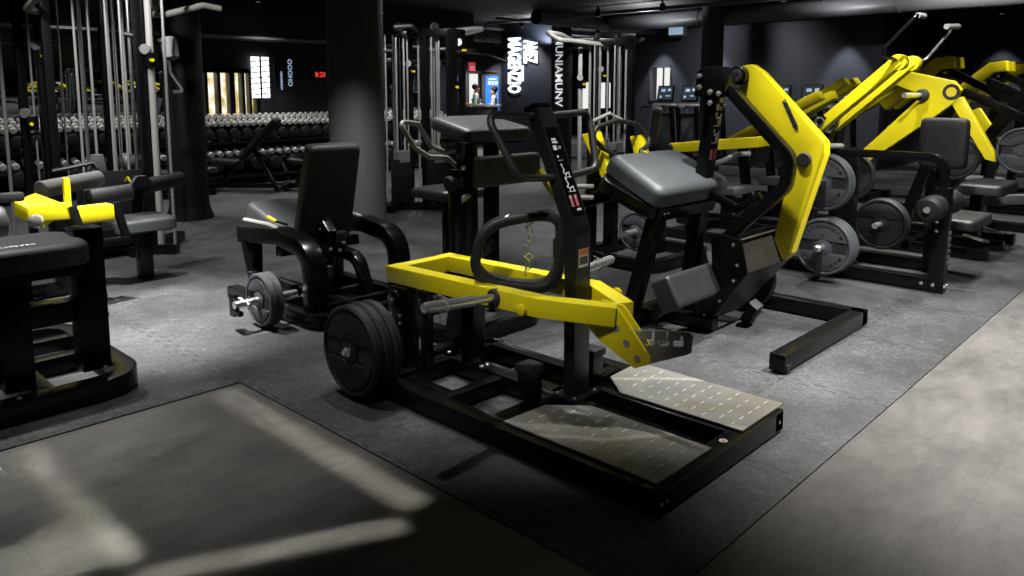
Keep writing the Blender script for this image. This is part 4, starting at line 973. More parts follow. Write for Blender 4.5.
B().prism([(2.1,1.30),(2.02,1.34),(1.78,.98),(1.80,.90),(1.86,.92)], 'x', 9.1, 9.18).obj('yellow_link', 'yellow', r3, .008)
dk = dup(pg_, (8.9, 1.58, .93), 0, 'grey plate at the right picture edge behind the diagonal beam'); del dk['group']
dk = dup(pk, (8.0, 1.95, .90), 0, 'black plate standing edge-on above the small seats'); del dk['group']
def pressbox(name, label, x, y, z_, rise, lng, badge=True):
    t = thing(name, label, 'gym machine', (x, y, F0))
    b = B().box(x-.35,y-.5,F0+.01,x-.27,y+.5,F0+.1); b.box(x+.27,y-.5,F0+.01,x+.35,y+.5,F0+.1); b.box(x-.35,y-.05,F0+.01,x+.35,y+.05,F0+.1); b.obj('base_frame', 'black', t, .006)
    B().beam([(x,y+.05,F0+.1),(x,y-.05,z_)], .10, .10, up=(1,0,0)).obj('main_post', 'black', t, .006)
    for s in (-.17, .17):
        B().beam([(x+s,y+lng*.7,z_-rise*.85),(x+s,y,z_+.02),(x+s,y-.16,z_+.04)], .13, .18, up=(1,0,0)).obj('press_arm', 'yellow', t, .014)
        B().lathe((x+s-.066,y,z_+.02), (-1,0,0), [(0,.05),(.012,.05),(.016,.03),(.016,0)], 18).obj('pivot_cap', 'steel', t, 0)
    if badge: B().slab([(x-.237,y+lng*.36,z_-rise*.36),(x-.237,y+lng*.10,z_-rise*.02),(x-.237,y+lng*.10,z_-rise*.10),(x-.237,y+lng*.36,z_-rise*.46)], (-.003,0,0)).obj('badge_slot', 'ink', t, 0)
    B().prism([(y-.12,z_-.14),(y+.14,z_-.16),(y+.12,z_+.10),(y-.10,z_+.12)], 'x', x-.12, x+.12).obj('head_block', 'black', t, .012)
    b = B().bolts([(x-.12,y-.06,z_+.06),(x-.12,y+.07,z_+.05),(x-.12,y-.06,z_-.08),(x-.12,y+.08,z_-.1)], (-1,0,0), .018, .012); b.objs('bolt', 'chrome', t, 0)
    B().beam([(x+.05,y-.05,z_-.05),(x+.05,y-.75,z_-.42)], .08, .10, up=(1,0,0)).obj('side_beam', 'black', t, .008)
    B().pad((x,y-.5,.5), .38, .4, .08, None, .03, .06, 3).obj('seat', 'padmid', t, 0)
    B().box(x-.05,y-.55,F0+.1,x+.05,y-.45,.47).obj('seat_post', 'black', t, .005)
    return t
pressbox('plate_press_machine', 'press machine with short badge-slotted yellow arm just right of the raised handles', 10.0, 2.62, 1.80, .55, .80)
pressbox('plate_row_machine', 'press machine with blunt yellow arm left of the bright wall glow', 11.3, 2.35, 1.78, .50, .70, False)
pressbox('plate_dip_machine', 'press machine with yellow arm under the wall glow at the right edge', 12.9, 2.35, 1.80, .48, .90)
t = thing('resistance_band', 'bright yellow looped band lying upright behind the yellow link arms', 'band', (9.8, 2.3, .9))
B().tube([(9.8+.0, 2.28+.2*math.cos(a), .93+.2*math.sin(a)) for a in [2*PI*k/28 for k in range(28)]], .014, 8, closed=True).obj('loop', 'yellow', t, 0)
# ---------------------------------------------------------------- cable towers
def tower(name, label, posts, rods, stacks, grips, base, zt=2.27):
    """posts: (x, y, half-width); rods: (x, y, r, material); stacks: (x, y); grips: polylines of the fat pull-up bars"""
    cx = sum(p[0] for p in posts)/len(posts); cy = sum(p[1] for p in posts)/len(posts)
    t = thing(name, label, 'cable machine', (cx, cy, F0))
    b = B()
    for (xa,ya),(xb,yb) in base: b.beam([(xa,ya,F0+.05),(xb,yb,F0+.05)], .11, .09)
    b.obj('base_frame', 'black', t, .006)
    for x, y, h in posts: B().box(x-h,y-h,F0,x+h,y+h,zt).obj('upright_post', 'black', t, .006)
    for i in range(len(posts)-1):
        a, c = posts[i], posts[i+1]
        B().beam([(a[0],a[1],zt-.04),(c[0],c[1],zt-.04)], .07, .09).obj('top_beam', 'black', t, .006)
    for x, y, r, m in rods: 
        o = B().cyl((x,y,F0+.08),(x,y,zt-.06), r*.8, 10).obj('guide_rod', m, t, 0)
    for x, y in stacks:
        b = B()
        for k in range(14): b.box(x-.09,y-.055,.14+.045*k,x+.09,y+.055,.18+.045*k)
        st = b.obj('weight_stack', 'stackplate', t, .002); st['kind'] = 'stuff'
        B().box(x-.11,y-.085,.12,x-.095,y+.085,.66).obj('stack_cover', 'matte', t, .003)
        B().box(x-.10,y-.085,.12,x+.10,y-.07,.62).obj('stack_cover', 'matte', t, .003)
        B().cyl((x,y,.8),(x,y,zt-.1), .006, 6).obj('cable', 'grip', t, 0)
        for s in (-.06, .06): B().cyl((x+s,y,.1),(x+s,y,zt-.1), .012, 10).obj('guide_rod', 'rod', t, 0)
        B().lathe((x,y-.02,zt+.02),(0,1,0),[(0,.06),(.008,.065),(.014,.05),(.026,.05),(.032,.065),(.04,.06)],20).obj('pulley', 'grip', t, 0)
    for pts, r, m in grips: B().tube(pts, r, 10, r=.05).obj('pull_up_bar', m, t, 0)
    return t
def carriage(t, x, y, z_, pin='yellow'):
    B().box(x-.045,y-.05,z_,x+.045,y+.05,z_+.13).obj('carriage', 'black', t, .006)
    B().cyl((x-.02,y-.05,z_+.06),(x-.03,y-.11,z_+.06), .016, 10).obj('pull_pin', pin, t, 0)
    B().lathe((x-.06,y-.02,z_+.16),(.7,.7,0),[(0,.045),(.012,.04),(.024,.045)],18).obj('pulley', 'chrome', t, 0)
tl = tower('cable_tower', 'tall cable machine with many chrome rods and foam grips at the far left', [(2.07,8.2,.035),(2.2,8.0,.05),(2.664,7.8,.035),(2.79,7.28,.045),(2.1,7.5,.035)],
  [(1.916,8.2,.02,'rod'),(2.14,8.15,.012,'rod'),(2.19,8.12,.012,'rod'),(2.46,7.8,.017,'rod'),(2.72,7.7,.018,'rod'),(2.73,7.5,.014,'rod'),(2.745,7.4,.02,'steel'),(2.845,7.2,.038,'greytube'),(2.93,7.1,.017,'rod'),(2.60,7.5,.015,'rod'),(2.33,7.95,.010,'rod')],
  [(2.42,7.62),(2.62,7.42)],
  [([(2.78,7.35,2.20),(3.08,7.4,2.215),(3.45,7.4,2.33),(3.62,7.4,2.31)], .030, 'greytube'), ([(2.2,7.9,2.2),(2.0,7.6,2.2),(2.0,7.2,2.3)], .03, 'greytube'), ([(2.70,7.4,2.02),(2.95,7.3,1.97),(3.05,7.25,1.93)], .022, 'grip')],
  [((1.9,8.2),(2.95,7.1)),((2.1,7.5),(2.7,7.9)),((2.6,7.2),(3.25,7.75))], 2.6)
B().box(2.30,7.30,.12,2.76,7.34,.80).obj('front_shroud', 'matte', tl, .006)
B().prism([(2.33,.80),(2.36,.95),(2.44,.95),(2.46,.80)], 'y', 7.33, 7.42).obj('shroud_cap', 'plate', tl, .004)
B().tube([(2.60,7.305,.70),(2.60,7.25,.74),(2.62,7.25,.70)], .012, 8).obj('shroud_hook', 'yellow', tl, 0)
carriage(tl, 2.845, 7.19, 1.72); carriage(tl, 2.2, 7.98, 1.76); carriage(tl, 2.1, 8.1, 1.15)
for a, c in (((3.05,7.30,2.01),(3.07,7.28,1.80)), ((2.80,7.4,2.29),(2.88,7.4,2.33)), ((2.90,7.4,2.30),(3.02,7.4,2.32))):
    d = V(*c)-V(*a); B().lathe(a, d, [(0,.03),(.015,.066),(.04,.075),(d.length-.02,.075),(d.length,.05),(d.length+.012,.02)], 18).obj('foam_grip', 'foam', tl, 0)
B().tube([(3.04,7.30,1.80),(3.08,7.36,1.74),(3.10,7.4,1.68),(3.22,7.4,1.50),(3.11,7.4,1.50)], .016, 8, r=.03).obj('hanging_handle', 'chrome', tl, 0)
B().tube([(2.06,7.45,.82),(2.35,7.32,.88),(2.38,7.30,.83)], .018, 8).obj('row_handle', 'grip', tl, 0)
ball = tag(B().sphere((2.70,7.50,.86), .085, 18).obj('medicine_ball', 'padmid', None, 0), 'dark grey round ball on the black stack cover of the left cable tower', 'ball'); move_origin(ball, (2.70,7.50,.86))
B().box(2.62,7.42,.12,2.78,7.58,.78).obj('ball_stand', 'matte', tl, .006)
tc = tower('cable_tower', 'tall cable machine right of the grey column with silver weight stack', [(6.25,8.0,.05),(6.362,7.9,.04),(6.297,7.5,.04),(6.479,7.2,.055),(6.648,7.2,.035)],
  [(5.946,7.9,.02,'rod'),(6.03,7.95,.014,'rod'),(6.12,7.9,.022,'rod'),(6.22,7.75,.014,'rod'),(6.40,7.75,.016,'rod'),(6.44,7.6,.014,'rod'),(6.529,7.6,.022,'rod'),(6.60,7.7,.014,'rod'),(6.45,7.45,.014,'rod')],
  [(6.08,7.72),(6.38,7.4)],
  [([(6.42,7.3,2.22),(6.62,7.4,2.25),(6.95,7.4,2.30),(7.25,7.4,2.33),(7.02,7.42,2.27),(6.70,7.45,2.22),(6.55,7.4,2.20)], .035, 'greytube'), ([(6.25,7.6,2.25),(6.1,7.5,2.3),(5.9,7.6,2.28)], .03, 'grip')],
  [((5.9,7.95),(6.7,7.15)),((5.8,7.6),(6.3,8.1)),((6.2,7.0),(6.8,7.5))])
B().tube([(5.93,7.9,2.02),(6.25,7.98,2.02)], .018, 8).obj('cross_tube', 'chrome', tc, 0)
B().tube([(6.40,7.6,2.03),(6.66,7.3,2.05)], .018, 8).obj('cross_tube', 'chrome', tc, 0)
B().tube([(6.5,7.2,2.0),(6.9,7.0,1.96),(7.2,6.95,1.88)], .02, 8).obj('cable_arm', 'grip', tc, 0)
carriage(tc, 6.36, 7.86, 1.70); carriage(tc, 6.53, 7.22, 1.5); carriage(tc, 6.62, 7.18, 1.95)
for k in range(5): B().lathe((6.33+.08*k,7.25-.02*k,.22+.10*k),(.7,-.7,0),[(0,.05),(.012,.045),(.024,.05)],16).obj('pulley', 'chrome', tc, 0)
tr = tower('cable_tower', 'tall cable machine between the glowing sign and the small bright window', [(9.38,7.2,.05),(9.482,6.9,.05),(9.46,6.6,.045),(8.85,7.3,.05)],
  [(9.02,7.2,.04,'greytube'),(8.95,7.35,.014,'rod'),(9.12,7.1,.02,'rod'),(9.2,7.15,.016,'rod'),(9.25,7.0,.014,'rod'),(9.36,6.95,.02,'rod'),(9.40,6.8,.016,'rod'),(9.55,6.85,.016,'rod'),(9.50,6.72,.022,'rod')],
  [(9.1,6.95),(9.32,6.75)],
  [([(8.9,7.2,2.22),(8.45,7.1,2.30),(8.0,7.0,2.31),(8.3,7.02,2.22),(8.75,7.05,2.22),(9.3,6.9,2.18)], .033, 'greytube'), ([(9.4,6.7,2.2),(9.75,7.0,2.22),(10.4,7.0,2.34),(10.1,7.0,2.26)], .03, 'grip')],
  [((8.8,7.4),(9.6,6.5)),((9.1,6.6),(9.6,7.2))])
carriage(tr, 9.03, 7.18, 1.55); carriage(tr, 9.42, 7.1, 1.68)
B().tube([(8.95,6.9,1.08),(9.12,6.7,1.20)], .03, 10).obj('side_grip', 'greytube', tr, 0)
B().tube([(9.25,6.8,1.18),(9.42,6.6,1.04)], .022, 10).obj('side_grip', 'greytube', tr, 0)
# ---------------------------------------------------------------- dumbbell rack along the mirror wall
rk_ = thing('dumbbell_rack', 'long black three-tier dumbbell rack below the mirrors', 'rack', (6.5, 12.0, F0))
for z_, y0, y1 in ((1.0,12.06,12.3),(.74,11.92,12.22),(.46,11.78,12.12),(.2,11.68,12.05)):
    B().slab([(1.0,y0,z_-.05),(10.9,y0,z_-.05),(10.9,y1,z_+.03),(1.0,y1,z_+.03)], (0,0,-.03)).obj('shelf', 'black', rk_, .004)
for x in (1.1,3.0,4.9,6.8,8.7,10.8): B().beam([(x,11.72,F0),(x,12.26,1.05)], .06, .09, up=(1,0,0)).obj('upright', 'black', rk_, .005)
def dumb(r, L, m, mh):
    b = B()
    for s in (-1, 1): b.lathe((0,s*L/2,0),(0,-s,0),[(0,r*.8),(.006,r),(L*.30,r),(L*.33,r*.85),(L*.33,.013)], 10)
    o = b.obj('dumbbell', m, None, 0); return o
small = dumb(.043, .16, 'dbgrey', None); small2 = dumb(.043, .15, 'dbgrey', None); med = dumb(.088, .26, 'dbblack', None); low = dumb(.045, .18, 'dbgrey', None); big = dumb(.10, .30, 'dbblack', None)
def lay(proto, x0, x1, dx, y, z_, tilt, label, grp):
    n = int((x1-x0)/dx); first = not proto.get('category')
    for i in range(n):
        o = proto if i == 0 else proto.copy()
        if i: COL.objects.link(o)
        tag(o, label, 'dumbbell', grp); o.location = (x0+dx*i, y, z_); o.rotation_euler = (tilt, 0, 0)
lay(small2, 1.2, 10.85, .112, 12.05, 1.0, .33, 'small pale grey dumbbell in the front row of the top rack tier', 'small grey dumbbells, front row')
lay(small, 1.25, 10.85, .112, 12.23, 1.085, .33, 'small pale grey dumbbell in the back row of the top rack tier', 'small grey dumbbells, back row')
lay(med, 1.6, 10.8, .22, 12.06, .845, .26, 'black round-headed dumbbell on the second tier of the wall rack', 'black dumbbells on the second tier')
lay(low, 1.8, 10.2, .15, 11.94, .522, .25, 'small pale dumbbell on the third tier of the wall rack', 'pale dumbbells on the third tier')
lay(big, 1.5, 10.0, .34, 11.86, .36, .2, 'big black dumbbell on the lowest tier of the wall rack', 'big black dumbbells on the lowest tier')
# ---------------------------------------------------------------- benches before the rack
def bench(name, label, x, y, rz, ang, m='pad'):
    t = thing(name, label, 'bench', (0,0,0))
    B().pad((0,.26,.44), .28, .42, .07, rotx(.10), .02, .05, 3).obj('seat', m, t, 0)
    L_ = .84; R = rotx(-ang) ; c = V(0,.02,.47) + R @ V(0,-L_/2,.02)
    B().pad(c, .30, L_, .07, R, .02, .05, 3).obj('back_pad', m, t, 0)
    B().slab([c+R@V(-.12,-L_/2+.03,-.036),c+R@V(.12,-L_/2+.03,-.036),c+R@V(.12,L_/2-.03,-.036),c+R@V(-.12,L_/2-.03,-.036)], R@V(0,0,-.01)).obj('pad_board', 'matte', t, 0)
    b = B().beam([(0,.5,.07),(0,-.55,.07)], .07, .07); b.box(-.28,-.6,.02,.28,-.53,.1); b.box(-.2,.46,.02,.2,.53,.1); b.obj('base_frame', 'black', t, .005)
    B().beam([(0,.35,.1),(0,.1,.42)], .07, .06, up=(1,0,0)).obj('front_strut', 'black', t, .004)
    B().beam([(0,-.45,.1),(0,-.16,.42+.3*math.sin(ang))], .06, .05, up=(1,0,0)).obj('rear_strut', 'black', t, .004)
    for s in (-.26, .26): B().lathe((s-.02,-.60,.055),(1,0,0),[(0,.04),(.005,.05),(.035,.05),(.04,.04)],14).obj('wheel', 'rubber', t, 0)
    t.location = (x, y, F0); t.rotation_euler = (0, 0, rz); return t
bench('incline_bench', 'inclined black bench nearest the black column before the dumbbell rack', 5.66, 11.05, .76, .80, 'matte')
bench('incline_bench', 'inclined black bench close to the grey column before the dumbbell rack', 6.46, 10.22, .78, .78, 'matte')
t = thing('flat_bench', 'low flat black bench with pale edge beside the black column', 'bench', (4.72, 11.05, F0))
B().pad((4.72,11.05,.36), .95, .34, .08, rotz(.1), .02, .05, 3).obj('pad', 'pad', t, 0)
b = B().box(4.37,11.0,F0+.06,5.07,11.1,.32); b.box(4.32,10.85,F0,4.42,11.25,F0+.07); b.box(5.02,10.85,F0,5.12,11.25,F0+.07); b.obj('base_frame', 'black', t, .005)
# ---------------------------------------------------------------- treadmills facing the right wall
def treadmill(label, x, y):
    t = thing('treadmill', label, 'treadmill', (x, y, F0))
    B().box(x-1.85,y-.27,F0+.06,x+.1,y+.27,F0+.22).obj('deck', 'matte', t, .02)
    B().box(x-1.8,y-.2,F0+.22,x-.1,y+.2,F0+.228).obj('running_belt', 'rubber', t, 0)
    B().box(x-1.9,y-.26,F0,x-1.75,y+.26,F0+.18).obj('rear_cap', 'plate', t, .03)
    B().prism([(y-.2,.2),(y+.2,.2),(y+.18,1.05),(y-.18,1.05)], 'x', x-.06, x+.02).obj('front_panel', 'plate', t, .02)
    for s in (-.22, .22): B().beam([(x+.05,y+s,.1),(x-.12,y+s,1.18)], .07, .09, up=(0,1,0)).obj('upright', 'black', t, .01)
    for s in (-.22, .22): B().tube([(x+.02,y+s,1.20),(x-.55,y+s,1.19),(x-.62,y+s,1.12)], .025, 8, r=.05).obj('handrail', 'grip', t, 0)
    B().box(x-.14,y-.25,1.15,x+.04,y+.25,1.25).obj('dashboard', 'greytube', t, .02)
    R = roty(.22)
    cs = B().cbox((x+.0,y,1.46), .05, .40, .36, R).obj('console', 'black', t, .012)
    B().cbox(V(x+.0,y,1.46)+R@V(-.0285,0,.01), .004, .35, .29, R).obj('screen', 'screen', cs, 0)
    b = B()
    for u, v, w_, h_ in ((-.10,.08,.08,.05),(.05,.07,.10,.06),(-.08,-.05,.12,.02),(.1,-.07,.05,.05)): b.cbox(V(x,y,1.46)+R@V(-.031,u,v), .002, w_, h_, R)
    b.objs('screen_tile', 'glow2', cs, 0)
    return t
for k, (y, lb_) in enumerate(((9.2,'treadmill in front of the small bright window'), (8.6,'treadmill just right of the small bright window'), (8.0,'treadmill half hidden by the slim navy column'), (6.6,'treadmill right of the slim navy column, partly behind yellow arms'), (6.0,'treadmill left of the wall glow behind the yellow arms'), (5.4,'treadmill at the end of the row near the wall corner'))):
    treadmill(lb_, 14.5, y)
# ---------------------------------------------------------------- sign, banner, counter, blue screens, exit sign
t = thing('lit_sign', 'glowing white sideways letters on the dark navy pier', 'sign', (13.24, 12.3, 1.4))
letters([('MAGENZIO', .54, (13.225,12.54,2.115), (0,0,-1), (0,-1,0), .020, .46)], 'letter_row', 'glow', t)
letters([('AMEZ', .54, (13.225,12.03,2.41), (0,0,-1), (0,-1,0), .020, .36)], 'letter_row', 'glow', t)
letters([('STUDIO', .10, (13.225,12.27,1.92), (0,0,-1), (0,-1,0), .006, 1.)], 'letter_row', 'glow', t)
t = thing('letter_banner', 'narrow black hanging banner with white slanted letters beside the navy pier', 'banner', (13.3, 11.2, .6))
B().box(13.28,11.04,.9,13.30,11.38,2.75).obj('cloth', 'matte', t, .002)
letters([('MUNIAMUNV', .30, (13.277,11.21,1.95), (0,0,-1), (0,-1,0), .006, .85)], 'lettering', 'letterglow', t)
t = thing('reception_counter', 'white reception counter in front of the two people', 'counter', (15.0, 15.3, 0))
B().beam([(14.55,16.0,.55),(14.75,14.7,.55)], .35, 1.1).obj('front', 'clothdark', t, .01)
B().beam([(14.50,16.1,1.15),(14.78,14.6,1.15)], .45, .06).obj('top', 'white', t, .01)
t = thing('serving_tray', 'shallow red-edged tray on the reception counter', 'tray', (14.62,15.6,1.18))
B().box(14.50,15.45,1.18,14.74,15.85,1.195).obj('tray_base', 'clothdark', t, .003); B().box(14.49,15.44,1.18,14.505,15.86,1.215).obj('rim', 'signred', t, .003)
tag(B().lathe((14.6,15.35,1.18),(0,0,1),[(0,.05),(.14,.065),(.14,.058),(.01,.045),(.01,0)],18).obj('paper_cup', 'green', None, 0), 'green paper cup on the reception counter', 'cup')
tag(B().lathe((14.62,15.15,1.18),(0,0,1),[(0,.05),(.14,.065),(.14,.058),(.01,.045),(.01,0)],18).obj('paper_cup', 'white', None, 0), 'white paper cup on the counter right of the green cup', 'cup')
def poster(label, x0, x1, z0, z1, rows):
    t = thing('blue_screen', label, 'screen', ((x0+x1)/2, 17.46, z0))
    B().box(x0,17.42,z0,x1,17.49,z1).obj('panel', 'bluepanel', t, .004)
    b = B()
    for (a, c, zz, h_) in rows: b.box(x0+(x1-x0)*a,17.413,zz,x0+(x1-x0)*c,17.421,zz+h_)
    b.objs('printed_line', 'print', t, 0); return t
t = poster('tall blue lit screen with white heading behind the people', 17.1, 17.68, .3, 2.0, [(.15,.4,1.72,.12),(.45,.62,1.72,.12),(.68,.9,1.72,.12),(.2,.8,1.88,.05),(.55,.9,1.5,.04),(.55,.9,1.4,.04),(.55,.9,1.3,.04),(.55,.9,1.2,.04)])
t = poster('narrow blue lit screen left of the doorway', 15.7, 16.05, .3, 2.05, [(.35,.65,1.45,.45),(.3,.7,.9,.2)])
t = thing('exit_sign', 'small red and white sign above the doorway', 'sign', (16.5, 17.45, 2.13))
B().box(16.42,17.42,2.14,16.66,17.49,2.40).obj('board', 'signred', t, .006)
B().box(16.45,17.412,2.24,16.63,17.421,2.29).obj('white_bar', 'white', t, 0)
t = thing('ceiling_sign', 'small pale box sign hanging under the ceiling left of the slim column', 'sign', (15.2, 9.3, 2.75))
B().box(15.1,9.14,2.72,15.2,9.58,3.1).obj('box', 'plate', t, .006); B().box(15.092,9.18,2.76,15.101,9.54,3.02).obj('face', 'glow2', t, 0)
# ---------------------------------------------------------------- two people at the counter
def skin_mesh(name, nodes, edges, m, parent, sub=2):
    me = bpy.data.meshes.new(name+'_s'); off = world_off(parent)
    me.from_pydata([Vector(n[0])-off for n in nodes], edges, [])
    o = bpy.data.objects.new(name+'_s', me); COL.objects.link(o)
    sk = o.modifiers.new('s', 'SKIN'); sk.use_smooth_shade = True
    o.modifiers.new('d', 'SUBSURF').levels = sub
    for i, n in enumerate(nodes):
        r = n[1] if isinstance(n[1], tuple) else (n[1], n[1])
        me.skin_vertices[0].data[i].radius = r; me.skin_vertices[0].data[i].use_root = (i == 0)
    dg = bpy.context.evaluated_depsgraph_get(); dg.update()
    out = bpy.data.meshes.new_from_object(o.evaluated_get(dg)); out.name = name
    bpy.data.objects.remove(o); bpy.data.meshes.remove(me)
    out.materials.clear(); out.materials.append(M[m])
    out.polygons.foreach_set('use_smooth', [True]*len(out.polygons))
    q = bpy.data.objects.new(name, out); COL.objects.link(q); q.parent = parent; return q
def person(label, x, y, H, rz, shirt, trous, reach):
    t = thing('person', label, 'person', (0,0,0))
    k = H/1.72
    P = lambda a, b, c: (a*k, b*k, c*k)
    hand = (.20,.42,1.08) if reach else (.24,.20,.98)
    n = [(P(0,0,.95),(.16*k,.11*k)),(P(0,0,1.15),(.145*k,.10*k)),(P(0,0,1.36),(.17*k,.105*k)),(P(0,.01,1.47),(.06*k,.06*k)),(P(0,.03,1.58),(.075*k,.09*k)),(P(0,.02,1.66),(.07*k,.085*k))]
    e = [(0,1),(1,2),(2,3),(3,4),(4,5)]
    for s in (-1, 1):
        i = len(n); n += [(P(s*.19,0,1.40),.055*k),(P(s*.25,.04,1.14),.043*k),(P(s*hand[0],hand[1],hand[2]),.030*k),(P(s*hand[0]*.95,hand[1]+.09,hand[2]+.01),(.036*k,.016*k))]; e += [(2,i),(i,i+1),(i+1,i+2),(i+2,i+3)]
        i = len(n); n += [(P(s*.10,0,.88),.088*k),(P(s*.10,.02,.48),.06*k),(P(s*.10,-.02,.09),.042*k),(P(s*.11,.13,.035),(.04*k,.03*k))]; e += [(0,i),(i,i+1),(i+1,i+2),(i+2,i+3)]
        for q_ in range(5):
            i0 = len(n); hx, hy, hz = s*hand[0]*.95, hand[1]+.09, hand[2]+.01
            dx_ = (q_-1.5)*.018 if q_ < 4 else -s*.045
            n += [(P(hx+dx_,hy+(.075 if q_ < 4 else .01),hz-.005),.0085*k),(P(hx+dx_*1.1,hy+(.12-.01*abs(q_-1.5) if q_ < 4 else .05),hz-.03),.0075*k)]
            e += [(i0-(2*q_)-5 if False else (6 + (8+10)*(0 if s < 0 else 1) + 3), i0),(i0,i0+1)]
    skin_mesh('body', n, e, 'skin', t, 2)
    m_ = [(P(0,0,.93),(.18*k,.13*k)),(P(0,0,1.15),(.162*k,.118*k)),(P(0,0,1.37),(.18*k,.122*k)),(P(0,.005,1.455),(.075*k,.075*k))]; f = [(0,1),(1,2),(2,3)]
    for s in (-1, 1):
        i = len(m_); m_ += [(P(s*.195,0,1.405),.068*k),(P(s*.252,.04,1.14),.056*k),(P(s*(hand[0]*.5+.125),(hand[1]+.04)*.5,(hand[2]+1.14)/2),.05*k)]; f += [(2,i),(i,i+1),(i+1,i+2)]
    skin_mesh('shirt', m_, f, shirt, t, 2)
    m_ = [(P(0,0,.96),(.165*k,.12*k)),(P(0,0,.90),(.165*k,.12*k))]; f = [(0,1)]
    for s in (-1, 1):
        i = len(m_); m_ += [(P(s*.10,0,.80),.10*k),(P(s*.10,.02,.48),.076*k),(P(s*.10,-.015,.10),.06*k)]; f += [(1,i),(i,i+1),(i+1,i+2)]
    skin_mesh('trousers', m_, f, trous, t, 2)
    B().sphere(P(0,-.012,1.655), .098*k, 16, (.92,1.08,.98)).obj('hair', 'hair', t, 0)
    fc = B().sphere(P(0,.115,1.575), .018*k, 8, (.8,1.,1.3)); fc.obj('nose', 'skin', t, 0)
    for s in (-1, 1): B().sphere(P(s*.033,.105,1.61), .011*k, 8).obj('eye', 'ink', t, 0); B().sphere(P(s*.088,.02,1.59), .022*k, 8, (.5,.8,1.3)).obj('ear', 'skin', t, 0)
    B().sphere(P(0,.108,1.53), .02*k, 8, (1.3,.5,.4)).obj('mouth', 'printred', t, 0)
    t.location = (x, y, 0); t.rotation_euler = (0, 0, rz); return t
person('dark-haired person in pale grey top, left of the two at the counter', 16.05, 16.78, 1.72, math.radians(-136), 'cloth', 'clothdark', True)
person('person in a pale shirt, right of the two at the counter', 15.62, 15.58, 1.64, math.radians(44), 'white', 'clothdark', True)
# ---------------------------------------------------------------- ceiling services
def run(name, label, a, c, w_, h_, m, cat):
    b = B()
    d = V(*c)-V(*a)
    if name == 'air_duct':
        b.cyl(a, c, w_/2, 20); 
        for k in range(int(d.length/1.2)): b.lathe(V(*a)+d*(k*1.2/d.length), d, [(0,w_/2+.012),(.03,w_/2+.012)], 20)
    else: b.beam([a, c], w_, h_)
    o = b.obj(name, m, None, .0 if name == 'air_duct' else .004); mid = (V(*a)+V(*c))/2; move_origin(o, mid); return tag(o, label, cat)
run('air_duct', 'fat grey round duct under the ceiling above the row of treadmills', (13.48,-3,2.93), (13.48,9.9,2.93), .32, 0, 'duct', 'duct')
run('air_duct', 'grey round duct under the ceiling before the lit sign', (11.4,10.2,2.95), (31,10.2,2.95), .28, 0, 'duct', 'duct')
run('air_duct', 'grey round duct under the ceiling deep behind the centre towers', (11.4,14.2,2.92), (31,14.2,2.92), .34, 0, 'duct', 'duct')
for i, (a, c, lb_) in enumerate((((12.0,4.2,2.98),(12.0,12.2,2.98),'thin black lighting track along the ceiling before the navy column'), ((15.0,-3,2.98),(15.0,10.4,2.98),'thin lighting track along the ceiling closest to the right wall'), ((11.3,12.9,2.96),(30,12.9,2.96),'lighting track along the ceiling crossing above the lit sign'), ((11.3,16.2,2.96),(30,16.2,2.96),'lighting track along the ceiling near the far wall'), ((17.5,10.8,2.97),(17.5,17.4,2.97),'lighting track across the ceiling above the reception'), ((11.3,11.2,2.98),(30,11.2,2.98),'lighting track along the ceiling just behind the round duct near the sign'), ((20.5,10.8,2.97),(20.5,17.4,2.97),'lighting track across the ceiling right of the reception'), ((11.9,-3,2.9),(11.9,4.0,2.9),'lighting track along the ceiling above the yellow machines at right'), ((11.3,15.2,2.93),(30,15.2,2.93),'lighting track along the ceiling between the deep duct and the far wall'))):
    run('lighting_track', lb_, a, c, .05, .06, 'duct', 'lighting track')
def downlight(x, y, label):
    t = thing('ceiling_spotlight', label, 'ceiling light', (x, y, CZ), 'ceiling spotlights')
    B().lathe((x,y,CZ),(0,0,-1),[(0,.02),(.06,.02),(.06,.05),(.20,.05),(.20,.042),(.19,.042)],18).obj('housing', 'black', t, 0)
    B().lathe((x,y,CZ-.185),(0,0,-1),[(0,.04),(.006,.04)],18).obj('lens', 'lamp', t, 0)
    return t
dl = [(x, y) for x in (11.8,14.0,16.4,19.5) for y in (1.2,3.4,5.4,7.6,9.0)] + [(x, y) for x in (12.5,15.2,18.5,21.5) for y in (11.6,13.6,15.6)] + [(8.6,11.4),(6.2,11.4),(3.9,11.4)]
p0 = None
for x, y in dl:
    if x > 15.4 and (y > 5 and y < 11): continue
    if p0 is None: p0 = downlight(x, y, 'small black cylinder spotlight hanging from the dark ceiling'); bx, by = x, y
    else: dup(p0, (x, y, CZ))
def spot(x, y, e, size=75, blend=.6, rad=.04, tgt=None, z=3.02, col=(1,.97,.93), name='spot_or_fill'):
    l = bpy.data.lights.new(name, 'SPOT'); l.energy = e; l.spot_size = math.radians(size); l.spot_blend = blend; l.shadow_soft_size = rad; l.color = col
    o = bpy.data.objects.new(name, l); COL.objects.link(o); o.location = (x, y, z)
    d = (Vector(tgt) - Vector((x,y,z))) if tgt else Vector((0,0,-1))
    o.rotation_euler = d.to_track_quat('-Z', 'Y').to_euler(); return o
def strip(x, y, lx, ly, e, rz=0, spread=2, z=3.0, col=(1,.93,.84)):
    l = bpy.data.lights.new('linear_light', 'AREA'); l.shape = 'RECTANGLE'; l.size = lx; l.size_y = ly; l.energy = e; l.spread = math.radians(spread); l.color = col
    o = bpy.data.objects.new('linear_light', l); COL.objects.link(o); o.location = (x, y, z); o.rotation_euler = (0, 0, rz); return o
